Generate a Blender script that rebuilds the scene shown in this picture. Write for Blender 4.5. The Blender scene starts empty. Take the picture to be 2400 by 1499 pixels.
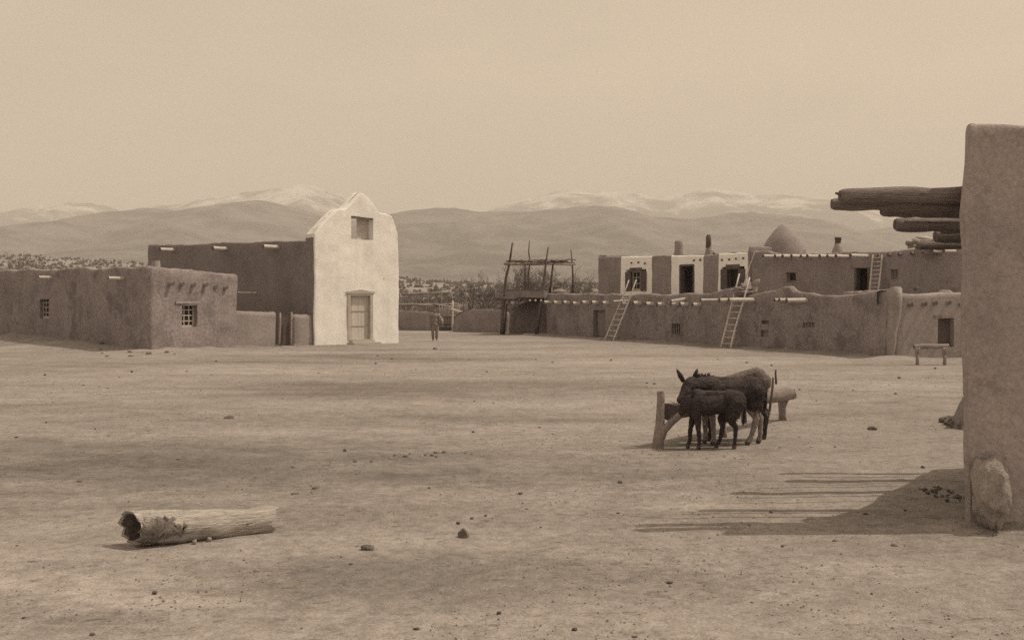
import bpy, bmesh, math, random
import numpy as np
from mathutils import Vector, noise, Matrix
R = random.Random(11)
C = bpy.context.scene.collection
SC = bpy.context.scene

# ------------------------------------------------------------------ camera, sky, sun, exposure
F = 2500.0            # focal length in photo pixels (photo is 2400 wide)
H = 2.1               # camera height
HY = 705.0            # horizon row in the photo
cam = bpy.data.cameras.new('camera'); cam_o = bpy.data.objects.new('camera', cam); C.objects.link(cam_o)
cam.sensor_width = 36; cam.lens = F/2400*36; cam.shift_y = -(749.5-HY)/2400
cam.clip_start = .1; cam.clip_end = 80000
cam_o.location = (0, 0, H); cam_o.rotation_euler = (math.pi/2, 0, 0)
SC.camera = cam_o

SUN_EL = math.radians(58); SUN_H = Vector((1, .10, 0)).normalized()
SUN_DIR = Vector((SUN_H.x*math.cos(SUN_EL), SUN_H.y*math.cos(SUN_EL), math.sin(SUN_EL)))
sun = bpy.data.lights.new('sun', 'SUN'); sun.energy = 2.9; sun.angle = math.radians(.5); sun.color = (1, .86, .68)
sun_o = bpy.data.objects.new('sun', sun); C.objects.link(sun_o)
sun_o.rotation_euler = SUN_DIR.to_track_quat('Z', 'Y').to_euler(); sun_o.location = (30, 0, 60)

W = bpy.data.worlds.new('World'); SC.world = W; W.use_nodes = True
nt = W.node_tree; nt.nodes.clear()
sky = nt.nodes.new('ShaderNodeTexSky'); sky.sky_type = 'NISHITA'; sky.sun_disc = False
sky.sun_elevation = SUN_EL; sky.sun_rotation = math.atan2(SUN_H.x, SUN_H.y); sky.dust_density = 3.5; sky.air_density = 1.2
bw = nt.nodes.new('ShaderNodeRGBToBW'); nt.links.new(sky.outputs[0], bw.inputs[0])
pw = nt.nodes.new('ShaderNodeMath'); pw.operation = 'POWER'; pw.inputs[1].default_value = .50
nt.links.new(bw.outputs[0], pw.inputs[0])
tint = nt.nodes.new('ShaderNodeMixRGB'); tint.blend_type = 'MULTIPLY'; tint.inputs[0].default_value = 1
SKY_GAIN = 3.62
tint.inputs[2].default_value = (SKY_GAIN*1.0, SKY_GAIN*.812, SKY_GAIN*.60, 1)     # a sepia plate has no blue in its sky
wtc = nt.nodes.new('ShaderNodeTexCoord'); wmp = nt.nodes.new('ShaderNodeMapping'); wmp.inputs['Scale'].default_value = (1.6, 1.6, 5.0)
wn = nt.nodes.new('ShaderNodeTexNoise'); wn.inputs['Scale'].default_value = 1.6; wn.inputs['Detail'].default_value = 7; wn.inputs['Roughness'].default_value = .55
nt.links.new(wtc.outputs['Generated'], wmp.inputs[0]); nt.links.new(wmp.outputs[0], wn.inputs['Vector'])
wr_ = nt.nodes.new('ShaderNodeMapRange'); wr_.inputs[1].default_value = .3; wr_.inputs[2].default_value = .7; wr_.inputs[3].default_value = .90; wr_.inputs[4].default_value = 1.09     # thin high cloud
nt.links.new(wn.outputs['Fac'], wr_.inputs[0])
wm = nt.nodes.new('ShaderNodeMath'); wm.operation = 'MULTIPLY'; nt.links.new(pw.outputs[0], wm.inputs[0]); nt.links.new(wr_.outputs[0], wm.inputs[1])
nt.links.new(wm.outputs[0], tint.inputs[1])
bg = nt.nodes.new('ShaderNodeBackground'); bg.inputs[1].default_value = .10
nt.links.new(tint.outputs[0], bg.inputs[0])
wo = nt.nodes.new('ShaderNodeOutputWorld'); nt.links.new(bg.outputs[0], wo.inputs[0])
SC.view_settings.view_transform = 'Standard'; SC.view_settings.look = 'None'
SC.view_settings.exposure = 0; SC.view_settings.gamma = 1
SC.cycles.use_denoising = False; SC.cycles.max_bounces = 6; SC.cycles.diffuse_bounces = 3; SC.cycles.volume_bounces = 1

# ------------------------------------------------------------------ photo measurements -> world
def D_of(y): return F*H/(y-HY)                       # depth of a ground point seen at photo row y
def X_of(px, d): return (px-1200)/F*d
def Z_of(py, d): return H+(HY-py)/F*d
def P(px, py, d): return Vector((X_of(px, d), d, Z_of(py, d)))

# ------------------------------------------------------------------ tagging
def tag(o, label=None, cat=None, group=None, kind=None):
    if label: o['label'] = label
    if cat: o['category'] = cat
    if group: o['group'] = group
    if kind: o['kind'] = kind
    return o
def empty(name, loc, label=None, cat=None, group=None):
    o = bpy.data.objects.new(name, None); C.objects.link(o); o.location = loc; o.empty_display_size = .3
    return tag(o, label, cat, group)
def place(o, parent):
    """parent a world-space mesh to an Empty without moving it"""
    if parent is not None:
        o.parent = parent
        m = Matrix.Identity(4); p = parent
        chain = []
        while p is not None: chain.append(p); p = p.parent
        for q in reversed(chain): m = m @ Matrix.LocRotScale(q.location, q.rotation_euler, q.scale)
        loc = o.location.copy()
        w = Matrix.LocRotScale(o.location, o.rotation_euler, o.scale)
        b = m.inverted() @ w
        o.location, q_, o.scale = b.decompose(); o.rotation_euler = q_.to_euler()
    return o

# ------------------------------------------------------------------ materials
def mat(name, col, var=.25, scale=2.0, bump=.3, bscale=18.0, rough=.95, col2=None, fine=60.0, stretch=None, rotz=0, cracks=None, spots=None, streak=0, bdist=.02):
    """earth / wood / plaster: two noise octaves vary the colour, two give the bump"""
    m = bpy.data.materials.new(name); m.use_nodes = True
    t = m.node_tree; b = t.nodes['Principled BSDF']; L = t.links.new
    b.inputs['Roughness'].default_value = rough
    b.inputs['Specular IOR Level'].default_value = .15
    tc = t.nodes.new('ShaderNodeTexCoord'); mp = t.nodes.new('ShaderNodeMapping')
    if rotz:
        mr_ = t.nodes.new('ShaderNodeMapping'); mr_.inputs['Rotation'].default_value = (0, 0, rotz); L(tc.outputs['Object'], mr_.inputs[0]); L(mr_.outputs[0], mp.inputs[0])
    else: L(tc.outputs['Object'], mp.inputs[0])
    if stretch: mp.inputs['Scale'].default_value = stretch
    n1 = t.nodes.new('ShaderNodeTexNoise'); n1.inputs['Scale'].default_value = scale; n1.inputs['Detail'].default_value = 8; n1.inputs['Roughness'].default_value = .65
    n2 = t.nodes.new('ShaderNodeTexNoise'); n2.inputs['Scale'].default_value = fine; n2.inputs['Detail'].default_value = 4
    L(mp.outputs[0], n1.inputs['Vector']); L(mp.outputs[0], n2.inputs['Vector'])
    r1 = t.nodes.new('ShaderNodeValToRGB')
    c = col; d = col2 or tuple(x*(1-var) for x in col); e = tuple(min(1, x*(1+var*.6)) for x in col)
    r1.color_ramp.elements[0].position = .3; r1.color_ramp.elements[0].color = (*d, 1)
    r1.color_ramp.elements[1].position = .72; r1.color_ramp.elements[1].color = (*e, 1)
    k = r1.color_ramp.elements.new(.5); k.color = (*c, 1)
    L(n1.outputs['Fac'], r1.inputs[0])
    r2 = t.nodes.new('ShaderNodeValToRGB')
    r2.color_ramp.elements[0].position = .35; r2.color_ramp.elements[0].color = (1-var*.6,)*3+(1,)
    r2.color_ramp.elements[1].position = .65; r2.color_ramp.elements[1].color = (1+var*.4,)*3+(1,)
    L(n2.outputs['Fac'], r2.inputs[0])
    mx = t.nodes.new('ShaderNodeMixRGB'); mx.blend_type = 'MULTIPLY'; mx.inputs[0].default_value = 1
    L(r1.outputs[0], mx.inputs[1]); L(r2.outputs[0], mx.inputs[2])
    out = mx.outputs[0]
    if streak:      # rain streaks running down the wall
        ms = t.nodes.new('ShaderNodeMapping'); ms.inputs['Scale'].default_value = (3.2, 3.2, .22); L(tc.outputs['Object'], ms.inputs[0])
        n4 = t.nodes.new('ShaderNodeTexNoise'); n4.inputs['Scale'].default_value = 1.6; n4.inputs['Detail'].default_value = 5; L(ms.outputs[0], n4.inputs['Vector'])
        r4 = t.nodes.new('ShaderNodeValToRGB'); r4.color_ramp.elements[0].position = .36; r4.color_ramp.elements[0].color = (1-streak,)*3+(1,)
        r4.color_ramp.elements[1].position = .6; r4.color_ramp.elements[1].color = (1, 1, 1, 1); L(n4.outputs['Fac'], r4.inputs[0])
        m4 = t.nodes.new('ShaderNodeMixRGB'); m4.blend_type = 'MULTIPLY'; m4.inputs[0].default_value = 1
        L(out, m4.inputs[1]); L(r4.outputs[0], m4.inputs[2]); out = m4.outputs[0]
    if spots:       # worn places where another coat shows
        n5 = t.nodes.new('ShaderNodeTexNoise'); n5.inputs['Scale'].default_value = spots[1]; n5.inputs['Detail'].default_value = 9; n5.inputs['Roughness'].default_value = .7
        L(tc.outputs['Object'], n5.inputs['Vector'])
        r5 = t.nodes.new('ShaderNodeValToRGB'); r5.color_ramp.elements[0].position = spots[2]; r5.color_ramp.elements[0].color = (0, 0, 0, 1)
        r5.color_ramp.elements[1].position = spots[2]+.06; L(n5.outputs['Fac'], r5.inputs[0])
        m5 = t.nodes.new('ShaderNodeMixRGB'); L(r5.outputs[0], m5.inputs[0]); L(out, m5.inputs[1]); m5.inputs[2].default_value = (*spots[0], 1); out = m5.outputs[0]
    if cracks:      # shrinkage cracks in the mud coat
        vn = t.nodes.new('ShaderNodeTexNoise'); vn.inputs['Scale'].default_value = 5; vn.inputs['Detail'].default_value = 5; L(tc.outputs['Object'], vn.inputs['Vector'])
        va = t.nodes.new('ShaderNodeMixRGB'); va.blend_type = 'ADD'; va.inputs[0].default_value = .28; L(tc.outputs['Object'], va.inputs[1]); L(vn.outputs['Color'], va.inputs[2])
        vo = t.nodes.new('ShaderNodeTexVoronoi'); vo.feature = 'DISTANCE_TO_EDGE'; vo.inputs['Scale'].default_value = cracks; L(va.outputs[0], vo.inputs['Vector'])
        vr = t.nodes.new('ShaderNodeValToRGB'); vr.color_ramp.elements[0].position = .004; vr.color_ramp.elements[0].color = (.45, .43, .42, 1); vr.color_ramp.elements[1].position = .022; vr.color_ramp.elements[1].color = (1, 1, 1, 1); L(vo.outputs['Distance'], vr.inputs[0])
        vm = t.nodes.new('ShaderNodeMixRGB'); vm.blend_type = 'MULTIPLY'; vm.inputs[0].default_value = .75; L(out, vm.inputs[1]); L(vr.outputs[0], vm.inputs[2]); out = vm.outputs[0]
    L(out, b.inputs['Base Color'])
    n3 = t.nodes.new('ShaderNodeTexNoise'); n3.inputs['Scale'].default_value = bscale; n3.inputs['Detail'].default_value = 6; n3.inputs['Roughness'].default_value = .6
    L(mp.outputs[0], n3.inputs['Vector'])
    bp = t.nodes.new('ShaderNodeBump'); bp.inputs['Strength'].default_value = bump; bp.inputs['Distance'].default_value = bdist
    L(n3.outputs['Fac'], bp.inputs['Height']); L(bp.outputs[0], b.inputs['Normal'])
    return m

M = {}
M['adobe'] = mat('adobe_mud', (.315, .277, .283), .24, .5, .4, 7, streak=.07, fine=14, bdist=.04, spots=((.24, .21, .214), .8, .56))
M['adobe_dark'] = mat('adobe_dark_mud', (.262, .230, .236), .24, .6, .4, 7, streak=.05, fine=14, bdist=.04)  # darker tone of the adobe mud
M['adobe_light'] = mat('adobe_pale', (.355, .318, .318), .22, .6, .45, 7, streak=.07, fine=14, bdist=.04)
M['adobe_coarse'] = mat('adobe_coarse', (.295, .26, .267), .34, .8, .55, 5, streak=.07, fine=11, bdist=.06, spots=((.195, .17, .176), .75, .55))
M['adobe_end'] = mat('adobe_wall_end', (.395, .348, .345), .2, 1.6, .8, 10, streak=.08, fine=26, bdist=.04, spots=((.29, .25, .245), 2.1, .57))
M['whitewash'] = mat('whitewash', (.86, .845, .83), .13, .9, .5, 8, streak=.04, fine=16, spots=((.50, .46, .43), 1.7, .63), bdist=.03)
M['whitewash_shed'] = mat('whitewash_trim', (.93, .91, .89), .06, 1.5, .5, 9, fine=16, spots=((.5, .45, .43), 3.0, .74))
M['roof'] = mat('roof_mud', (.27, .24, .225), .2, .8, .6, 8)
M['wood'] = mat('weathered_wood', (.30, .26, .25), .4, 3, .5, 30, fine=40)
M['wood_dark'] = mat('old_wood', (.14, .117, .114), .4, 3, .5, 30, fine=40)
M['wood_pale'] = mat('bare_pole_wood', (.60, .56, .53), .28, 4, .4, 30, fine=40)
M['wood_end'] = mat('cut_wood_end', (.13, .11, .105), .4, 8, .5, 40)
M['beam'] = mat('beam_wood', (.25, .215, .21), .5, 2.2, .9, 14, fine=26, stretch=(.35, 6, 6), bdist=.03)
M['log'] = mat('cottonwood_log', (.43, .40, .375), .40, 5.0, 1.0, 14, fine=26, stretch=(.35, 3.2, 3.2), bdist=.025, rotz=-.59, spots=((.20, .172, .165), 4.2, .60))
M['bark'] = mat('bark', (.14, .12, .115), .4, 6, .9, 25, fine=40)
M['twig'] = mat('bare_twigs', (.20, .176, .17), .3, 2, .2, 10)
M['door'] = mat('door_boards', (.58, .54, .51), .16, 2, .3, 20, stretch=(4, 4, .5))
M['door_dark'] = mat('dark_door_boards', (.14, .115, .11), .25, 2, .3, 20)
M['trim'] = mat('painted_trim', (.46, .425, .40), .15, 2, .3, 20)
M['trim_pale'] = mat('pale_sash', (.50, .46, .43), .15, 3, .2, 20)
M['glass'] = mat('window_glass', (.035, .031, .03), .2, 2, .05, 3, rough=.25)
M['rock'] = mat('dark_rock', (.16, .138, .132), .4, 8, .8, 16)
M['rock_pale'] = mat('pale_rock', (.33, .295, .28), .35, 4, .9, 10, bdist=.03)
M['pebble'] = mat('pebble', (.12, .103, .10), .4, 20, .5, 30)
M['fur_dark'] = mat('burro_dark_coat', (.066, .054, .058), .45, 7, 1.0, 40, fine=50, rough=.8, bdist=.02)
M['fur_brown'] = mat('burro_brown_coat', (.066, .054, .057), .55, 6, 1.0, 36, fine=45, rough=.8, bdist=.02)
M['fur_grey'] = mat('burro_grey_coat', (.185, .158, .152), .35, 6, 1.0, 36, fine=45, rough=.8, bdist=.02)
M['fur_pale'] = mat('burro_pale_legs', (.33, .29, .28), .3, 8, 1.0, 40, fine=50, rough=.8)
M['eye'] = mat('eye', (.012, .01, .01), .1, 5, 0, 5, rough=.15)
M['skin'] = mat('skin', (.24, .18, .155), .1, 6, .1, 30, rough=.6)
M['hair'] = mat('hair', (.03, .025, .024), .3, 20, .4, 60)
M['cloth'] = mat('coarse_cloth', (.30, .27, .255), .25, 8, .4, 60)
M['cloth_dark'] = mat('dark_cloth', (.25, .215, .21), .25, 8, .4, 60)
M['cloth_pale'] = mat('pale_cloth', (.52, .48, .455), .2, 8, .4, 60)
M['clay'] = mat('fired_clay', (.13, .11, .103), .3, 6, .4, 30)

# ------------------------------------------------------------------ mesh builder
class MB:
    def __init__(self): self.v = []; self.f = []; self.mi = []
    def face(self, idx, mi=0): self.f.append(idx); self.mi.append(mi)
    def box8(self, p, mi=0):          # p: bottom 4 ccw, top 4 ccw
        b = len(self.v); self.v += [tuple(q) for q in p]
        for f in ((3, 2, 1, 0), (4, 5, 6, 7), (0, 1, 5, 4), (1, 2, 6, 5), (2, 3, 7, 6), (3, 0, 4, 7)): self.face([b+i for i in f], mi)
    def box(self, c, s, mi=0):
        x, y, z = c; a, b, d = s[0]/2, s[1]/2, s[2]/2
        self.box8([(x-a, y-b, z-d), (x+a, y-b, z-d), (x+a, y+b, z-d), (x-a, y+b, z-d), (x-a, y-b, z+d), (x+a, y-b, z+d), (x+a, y+b, z+d), (x-a, y+b, z+d)], mi)
    def tube(self, pts, rad, n=8, cap=True, mi=0, cap_mi=None, wob=0, seed=0, flat=1.0):
        pts = [Vector(p) for p in pts]
        if not hasattr(rad, '__len__'): rad = [rad]*len(pts)
        prev = None; rings = []
        up = Vector((0, 0, 1))
        for i, p in enumerate(pts):
            t = (pts[min(i+1, len(pts)-1)]-pts[max(i-1, 0)])
            t = t.normalized() if t.length > 1e-9 else Vector((0, 0, 1))
            if prev is None:
                a = up if abs(t.z) < .9 else Vector((1, 0, 0)); u = t.cross(a).normalized()
            else:
                u = (prev - t*prev.dot(t)); u = u.normalized() if u.length > 1e-6 else t.orthogonal().normalized()
            prev = u; w = t.cross(u)
            b = len(self.v); ring = []
            for k in range(n):
                an = 2*math.pi*k/n
                r = rad[i]
                q = p+(u*math.cos(an)+w*math.sin(an)*flat)*r
                if wob: q = p+(u*math.cos(an)+w*math.sin(an)*flat)*r*(1+wob*noise.noise(q*(1.3/max(r, .02))*.3+Vector((seed*3.7, 0, 0)))*2)
                self.v.append(tuple(q)); ring.append(b+k)
            rings.append(ring)
        for a, b in zip(rings, rings[1:]):
            for k in range(n): self.face([a[k], a[(k+1) % n], b[(k+1) % n], b[k]], mi)
        if cap:
            cm = mi if cap_mi is None else cap_mi
            self.face(rings[0][::-1], cm); self.face(rings[-1][:], cm)
    def ball(self, c, r, n=10, m=7, mi=0, jit=0, seed=0, rot=0):
        c = Vector(c); b = len(self.v)
        if not hasattr(r, '__len__'): r = (r, r, r)
        cr, sr = math.cos(rot), math.sin(rot)
        for j in range(1, m):
            ph = math.pi*j/m
            for k in range(n):
                th = 2*math.pi*k/n
                d = Vector((math.sin(ph)*math.cos(th), math.sin(ph)*math.sin(th), math.cos(ph)))
                s = 1+jit*noise.noise(d*1.7+Vector((seed*7.1, seed*3.3, 0)))*2
                x, y, z = d.x*r[0]*s, d.y*r[1]*s, d.z*r[2]*s
                self.v.append((c.x+x*cr-y*sr, c.y+x*sr+y*cr, c.z+z))
        t = len(self.v); self.v.append((c.x, c.y, c.z+r[2])); self.v.append((c.x, c.y, c.z-r[2]))
        for j in range(m-2):
            for k in range(n): self.face([b+j*n+k, b+(j+1)*n+k, b+(j+1)*n+(k+1) % n, b+j*n+(k+1) % n], mi)
        for k in range(n):
            self.face([t, b+k, b+(k+1) % n], mi); self.face([t+1, b+(m-2)*n+(k+1) % n, b+(m-2)*n+k], mi)
    def rock(self, c, r, seed=0, n=22, m=15, rot=0, cut=16, rough=.10):
        c = Vector(c); rr = random.Random(seed*13+5); b0 = len(self.v); self.ball((0, 0, 0), 1.0, n, m)
        pl = []
        for i in range(cut):
            d = Vector((rr.gauss(0, 1), rr.gauss(0, 1), rr.gauss(0, 1))).normalized(); pl.append((d, rr.uniform(.62, .92)))
        cr, sr = math.cos(rot), math.sin(rot); r = r if hasattr(r, '__len__') else (r, r, r)
        for i in range(b0, len(self.v)):
            q = Vector(self.v[i])
            for d, k in pl:
                t = q.dot(d)
                if t > k: q = q-d*(t-k)*.92
            q = q*(1+rough*noise.noise(q*2.3+Vector((seed*3.1, 0, 0)))+rough*.6*noise.noise(q*6+Vector((0, seed*1.7, 0))))
            x, y, z = q.x*r[0]*1.15, q.y*r[1]*1.15, q.z*r[2]*1.15
            self.v[i] = (c.x+x*cr-y*sr, c.y+x*sr+y*cr, c.z+z)
    def build(self, name, mats, parent=None, smooth=True, angle=None):
        me = bpy.data.meshes.new(name); me.from_pydata(self.v, [], self.f)
        if not isinstance(mats, (list, tuple)): mats = [mats]
        for m in mats: me.materials.append(m)
        me.polygons.foreach_set('material_index', self.mi)
        if smooth:
            me.polygons.foreach_set('use_smooth', [True]*len(me.polygons))
            if angle: me.set_sharp_from_angle(angle=math.radians(angle))
        me.update()
        o = bpy.data.objects.new(name, me)
        # put the object's origin at the middle of its base
        n = len(me.vertices); co = np.empty(n*3); me.vertices.foreach_get('co', co); co = co.reshape(-1, 3)
        lo, hi = co.min(0), co.max(0); org = np.array([(lo[0]+hi[0])/2, (lo[1]+hi[1])/2, lo[2]])
        me.vertices.foreach_set('co', (co-org).ravel()); me.update()
        o.location = org
        C.objects.link(o)
        return place(o, parent)

def clean(o, dist=.0006):
    bm = bmesh.new(); bm.from_mesh(o.data); bmesh.ops.remove_doubles(bm, verts=bm.verts, dist=dist)
    bmesh.ops.dissolve_degenerate(bm, dist=.0004, edges=bm.edges); bm.to_mesh(o.data); bm.free(); o.data.update()
    return o

def log_mesh(name, a, b, r0, r1, parent, side, end, n=12, seg=6, bend=.02, seed=0, wob=.06):
    a, b = Vector(a), Vector(b); rr = random.Random(seed); L_ = (b-a).length
    pts = []; rad = []
    off = Vector((rr.uniform(-1, 1), rr.uniform(-1, 1), rr.uniform(-.6, .6)))*bend*L_
    for i in range(seg+1):
        t = i/seg; pts.append(a.lerp(b, t)+off*math.sin(math.pi*t)); rad.append((r0+(r1-r0)*t)*(1+rr.uniform(-.04, .04)))
    m = MB(); m.tube(pts, rad, n, True, 0, 1, wob, seed)
    return m.build(name, [side, end], parent, True, 50)

def stick(mb, a, b, r0, r1=None, bend=.03, seed=0, n=6, seg=4):
    a, b = Vector(a), Vector(b); rr = random.Random(seed); L_ = (b-a).length; r1 = r0*.7 if r1 is None else r1
    off = Vector((rr.uniform(-1, 1), rr.uniform(-1, 1), rr.uniform(-1, 1)))*bend*L_
    off2 = Vector((rr.uniform(-1, 1), rr.uniform(-1, 1), rr.uniform(-1, 1)))*bend*.6*L_
    mb.tube([a.lerp(b, i/seg)+off*math.sin(math.pi*i/seg)+off2*math.sin(2*math.pi*i/seg) for i in range(seg+1)], [r0+(r1-r0)*i/seg for i in range(seg+1)], n)

# ------------------------------------------------------------------ wall frame: u along the wall, z up, o outward
class WF:
    def __init__(self, A, B):
        self.A = Vector((A[0], A[1])); self.B = Vector((B[0], B[1])); self.L = (self.B-self.A).length
        self.d = (self.B-self.A)/self.L; self.n = Vector((self.d.y, -self.d.x))
    def u(self, px):
        k = (px-1200)/F
        return (k*self.A.y-self.A.x)/(self.d.x-k*self.d.y)
    def depth(self, px): return (self.A+self.d*self.u(px)).y
    def z(self, px, py): return Z_of(py, self.depth(px))
    def p(self, u, z, o=0): q = self.A+self.d*u+self.n*o; return Vector((q.x, q.y, z))
    def rect(self, x0, x1, y0, y1):   # photo rectangle -> u0,u1,z0,z1
        u0, u1 = sorted((self.u(x0), self.u(x1))); pm = (x0+x1)/2
        return u0, u1, self.z(pm, y1), self.z(pm, y0)
    def box(self, mb, u0, u1, z0, z1, o0, o1, mi=0):
        p = self.p
        mb.box8([p(u0, z0, o1), p(u1, z0, o1), p(u1, z0, o0), p(u0, z0, o0), p(u0, z1, o1), p(u1, z1, o1), p(u1, z1, o0), p(u0, z1, o0)], mi)

NV = Vector((13.1, 4.7, 8.3))
def disp(p, amp):
    q = Vector(p)
    d = noise.noise_vector(q*.45+NV)*amp*1.1 + noise.noise_vector(q*1.7)*amp*.45 + noise.noise_vector(q*4.5)*amp*.16
    return q+d

def adobe(name, corners, ztop, zbase, mats, parent, ops=(), thick=.4, res=.3, amp=.07, rr=.14, roofz=None, matrule=None, batter=0.0, wav=.06, cuts=(), roundtop=.16, roof_mat=None, solid=False):
    """corners: counter-clockwise footprint. ztop: number, list per corner or f(edge,u,x,y).
    ops: (edge, u0,u1,z0,z1,depth) openings with reveals. One continuous mud skin with rounded corners and parapet."""
    n = len(corners); cs = [Vector((c[0], c[1])) for c in corners]
    dirs = [(cs[(i+1) % n]-cs[i]).normalized() for i in range(n)]; lens = [(cs[(i+1) % n]-cs[i]).length for i in range(n)]
    if not callable(ztop):
        zt = ztop if hasattr(ztop, '__len__') else [ztop]*n
        ztop = lambda e, u, x, y: zt[e]+(zt[(e+1) % n]-zt[e])*max(0, min(1, u/lens[e]))
    pts = []   # (xy, inward, edge, u)
    for e in range(n):
        nrm = Vector((dirs[e].y, -dirs[e].x)); pe = (e-1) % n
        nprev = Vector((dirs[pe].y, -dirs[pe].x)); nnext_e = (e+1) % n
        r = min(rr, lens[e]*.3)
        # rounded corner: one mid point
        mid = (nrm+nprev).normalized(); cosb = mid.dot(nrm)
        cen = cs[e]-mid*(r/cosb)
        cinset = mid/cosb
        pts.append((cen+mid*r*1.02, -mid, e, 0.0, cinset))
        us = [r, lens[e]-r]; k = int(lens[e]/res)
        us += [r+(lens[e]-2*r)*j/k for j in range(1, k)] if k > 1 else []
        for o in ops:
            if o[0] == e:
                us = [u for u in us if not (abs(u-o[1]) < res*.45 or abs(u-o[2]) < res*.45) or u in (r, lens[e]-r)]
        for o in ops:
            if o[0] == e: us += [o[1], o[2]]
        for c in cuts:
            if c[0] == e: us += [c[1]]
        us = sorted(set(round(u, 5) for u in us if r-1e-6 <= u <= lens[e]-r+1e-6))
        for u in us: pts.append((cs[e]+dirs[e]*u, -nrm, e, u, nrm))
    zmax_op = max([o[4] for o in ops], default=zbase+.2)
    zs = []
    z = zbase
    allt = [ztop(p[2], p[3], p[0].x, p[0].y) for p in pts]
    zhi = max(zmax_op+.05, min(allt)-.35); k = max(1, int((zhi-zbase)/res))
    zs = [zbase+(zhi-zbase)*j/k for j in range(k+1)]
    oz = sorted(set([o[3] for o in ops]+[o[4] for o in ops]))
    zs = sorted(set([round(a, 5) for a in zs if all(abs(a-b) > res*.4 for b in oz)]+[round(b, 5) for b in oz]+[round(zbase, 5)]))
    EX = 4
    mb = MB(); cols = []
    rt = roundtop
    for (xy, inn, e, u, out), zt0 in zip(pts, allt):
        zt_ = zt0+wav*noise.noise(Vector((xy.x*.9, xy.y*.9, 3.1)))+wav*.6*noise.noise(Vector((xy.x*3, xy.y*3, 1.1)))+wav*.5*noise.noise(Vector((xy.x*7.5, xy.y*7.5, 2.1)))
        zc = zt_-rt*1.1
        col = []
        rows = [(min(a, zc), 0) for a in zs]+[(min(zs[-1], zc)+(zc-min(zs[-1], zc))*j/EX, 0) for j in range(1, EX+1)]
        rows += [(zt_-rt*.55, rt*.10), (zt_-rt*.2, rt*.35), (zt_, rt*.9), (zt_, thick-rt*.7), (zt_-rt*.3, thick-rt*.1), (zt_-rt, thick)]
        rows += [((roofz if roofz is not None else zbase)-.15, thick)]
        if solid: rows = rows[:-4]+[(zt_, thick)]
        for (zz, ins) in rows:
            ins2 = ins+batter*max(0, zz-zbase)
            q = xy-out*ins2
            if ins > 0:
                if u > 0:
                    L_e = lens[e]; uu = L_e/2 if L_e <= 2*ins else max(ins, min(L_e-ins, u)); q = cs[e]+dirs[e]*uu-Vector((dirs[e].y, -dirs[e].x))*ins2
                else:
                    ne = Vector((dirs[e].y, -dirs[e].x)); npv = Vector((dirs[(e-1) % n].y, -dirs[(e-1) % n].x)); lim = min(ins, lens[e]/2, lens[(e-1) % n]/2)
                    t_ = min(1, ins/max(.01, min(rr, lens[e]*.3))); q = q*(1-t_)+(cs[e]-(ne+npv)/(1+ne.dot(npv))*lim)*t_
            a = amp if ins < thick*.9 else amp*.3
            col.append(len(mb.v)); mb.v.append(tuple(disp((q.x, q.y, zz), a)))
        cols.append(col)
    N = len(cols)
    def in_op(e, um, zm):
        for o in ops:
            if o[0] == e and o[1]-1e-4 < um < o[2]+1e-4 and o[3]-1e-4 < zm < o[4]+1e-4: return True
        return False
    nz = len(zs)
    for i in range(N):
        j = (i+1) % N; a, b = cols[i], cols[j]; e = pts[i][2]; same = pts[j][2] == e and pts[j][3] > pts[i][3]
        um = (pts[i][3]+pts[j][3])/2
        for k in range(len(a)-1):
            zm = (mb.v[a[k]][2]+mb.v[a[k+1]][2])/2
            if k < nz-1:
                zm2 = (zs[k]+zs[k+1])/2
                if same and in_op(e, um, zm2): continue
            mi = matrule(e, um, zm) if (matrule and same) else 0
            mb.face([a[k], b[k], b[k+1], a[k+1]], mi)
    # reveals
    for o in ops:
        e, u0, u1, z0, z1, dp = o[:6]; nrm = Vector((dirs[e].y, -dirs[e].x, 0))
        ci = [i for i in range(N) if pts[i][2] == e and u0-1e-3 <= pts[i][3] <= u1+1e-3 and pts[i][4] == pts[i][4] and not (pts[i][3] == 0.0)]
        ki = [k for k in range(nz) if z0-1e-3 <= zs[k] <= z1+1e-3]
        loop = [(ci[0], k) for k in ki]+[(i, ki[-1]) for i in ci[1:]]+[(ci[-1], k) for k in ki[-2::-1]]+[(i, ki[0]) for i in ci[-2:0:-1]]
        ids = [cols[i][k] for i, k in loop]; inner = []
        for vi in ids:
            q = Vector(mb.v[vi])-nrm*dp; inner.append(len(mb.v)); mb.v.append(tuple(q))
        m = len(ids); mi = matrule(e, (u0+u1)/2, z0-.05) if matrule else 0
        for k in range(m): mb.face([ids[k], inner[k], inner[(k+1) % m], ids[(k+1) % m]][::-1], mi)
    w = mb.build(name, mats, parent, True); clean(w); w.data.set_sharp_from_angle(angle=math.radians(55))
    if roofz is not None:
        rb = MB(); ring = []
        for (xy, inn, e, u, out) in pts:
            q = xy-out*(thick-.05); ring.append(len(rb.v)); rb.v.append((q.x, q.y, roofz))
        rb.face(ring)
        rb.build('roof', roof_mat or M['roof'], parent, False)
    return w

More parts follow.
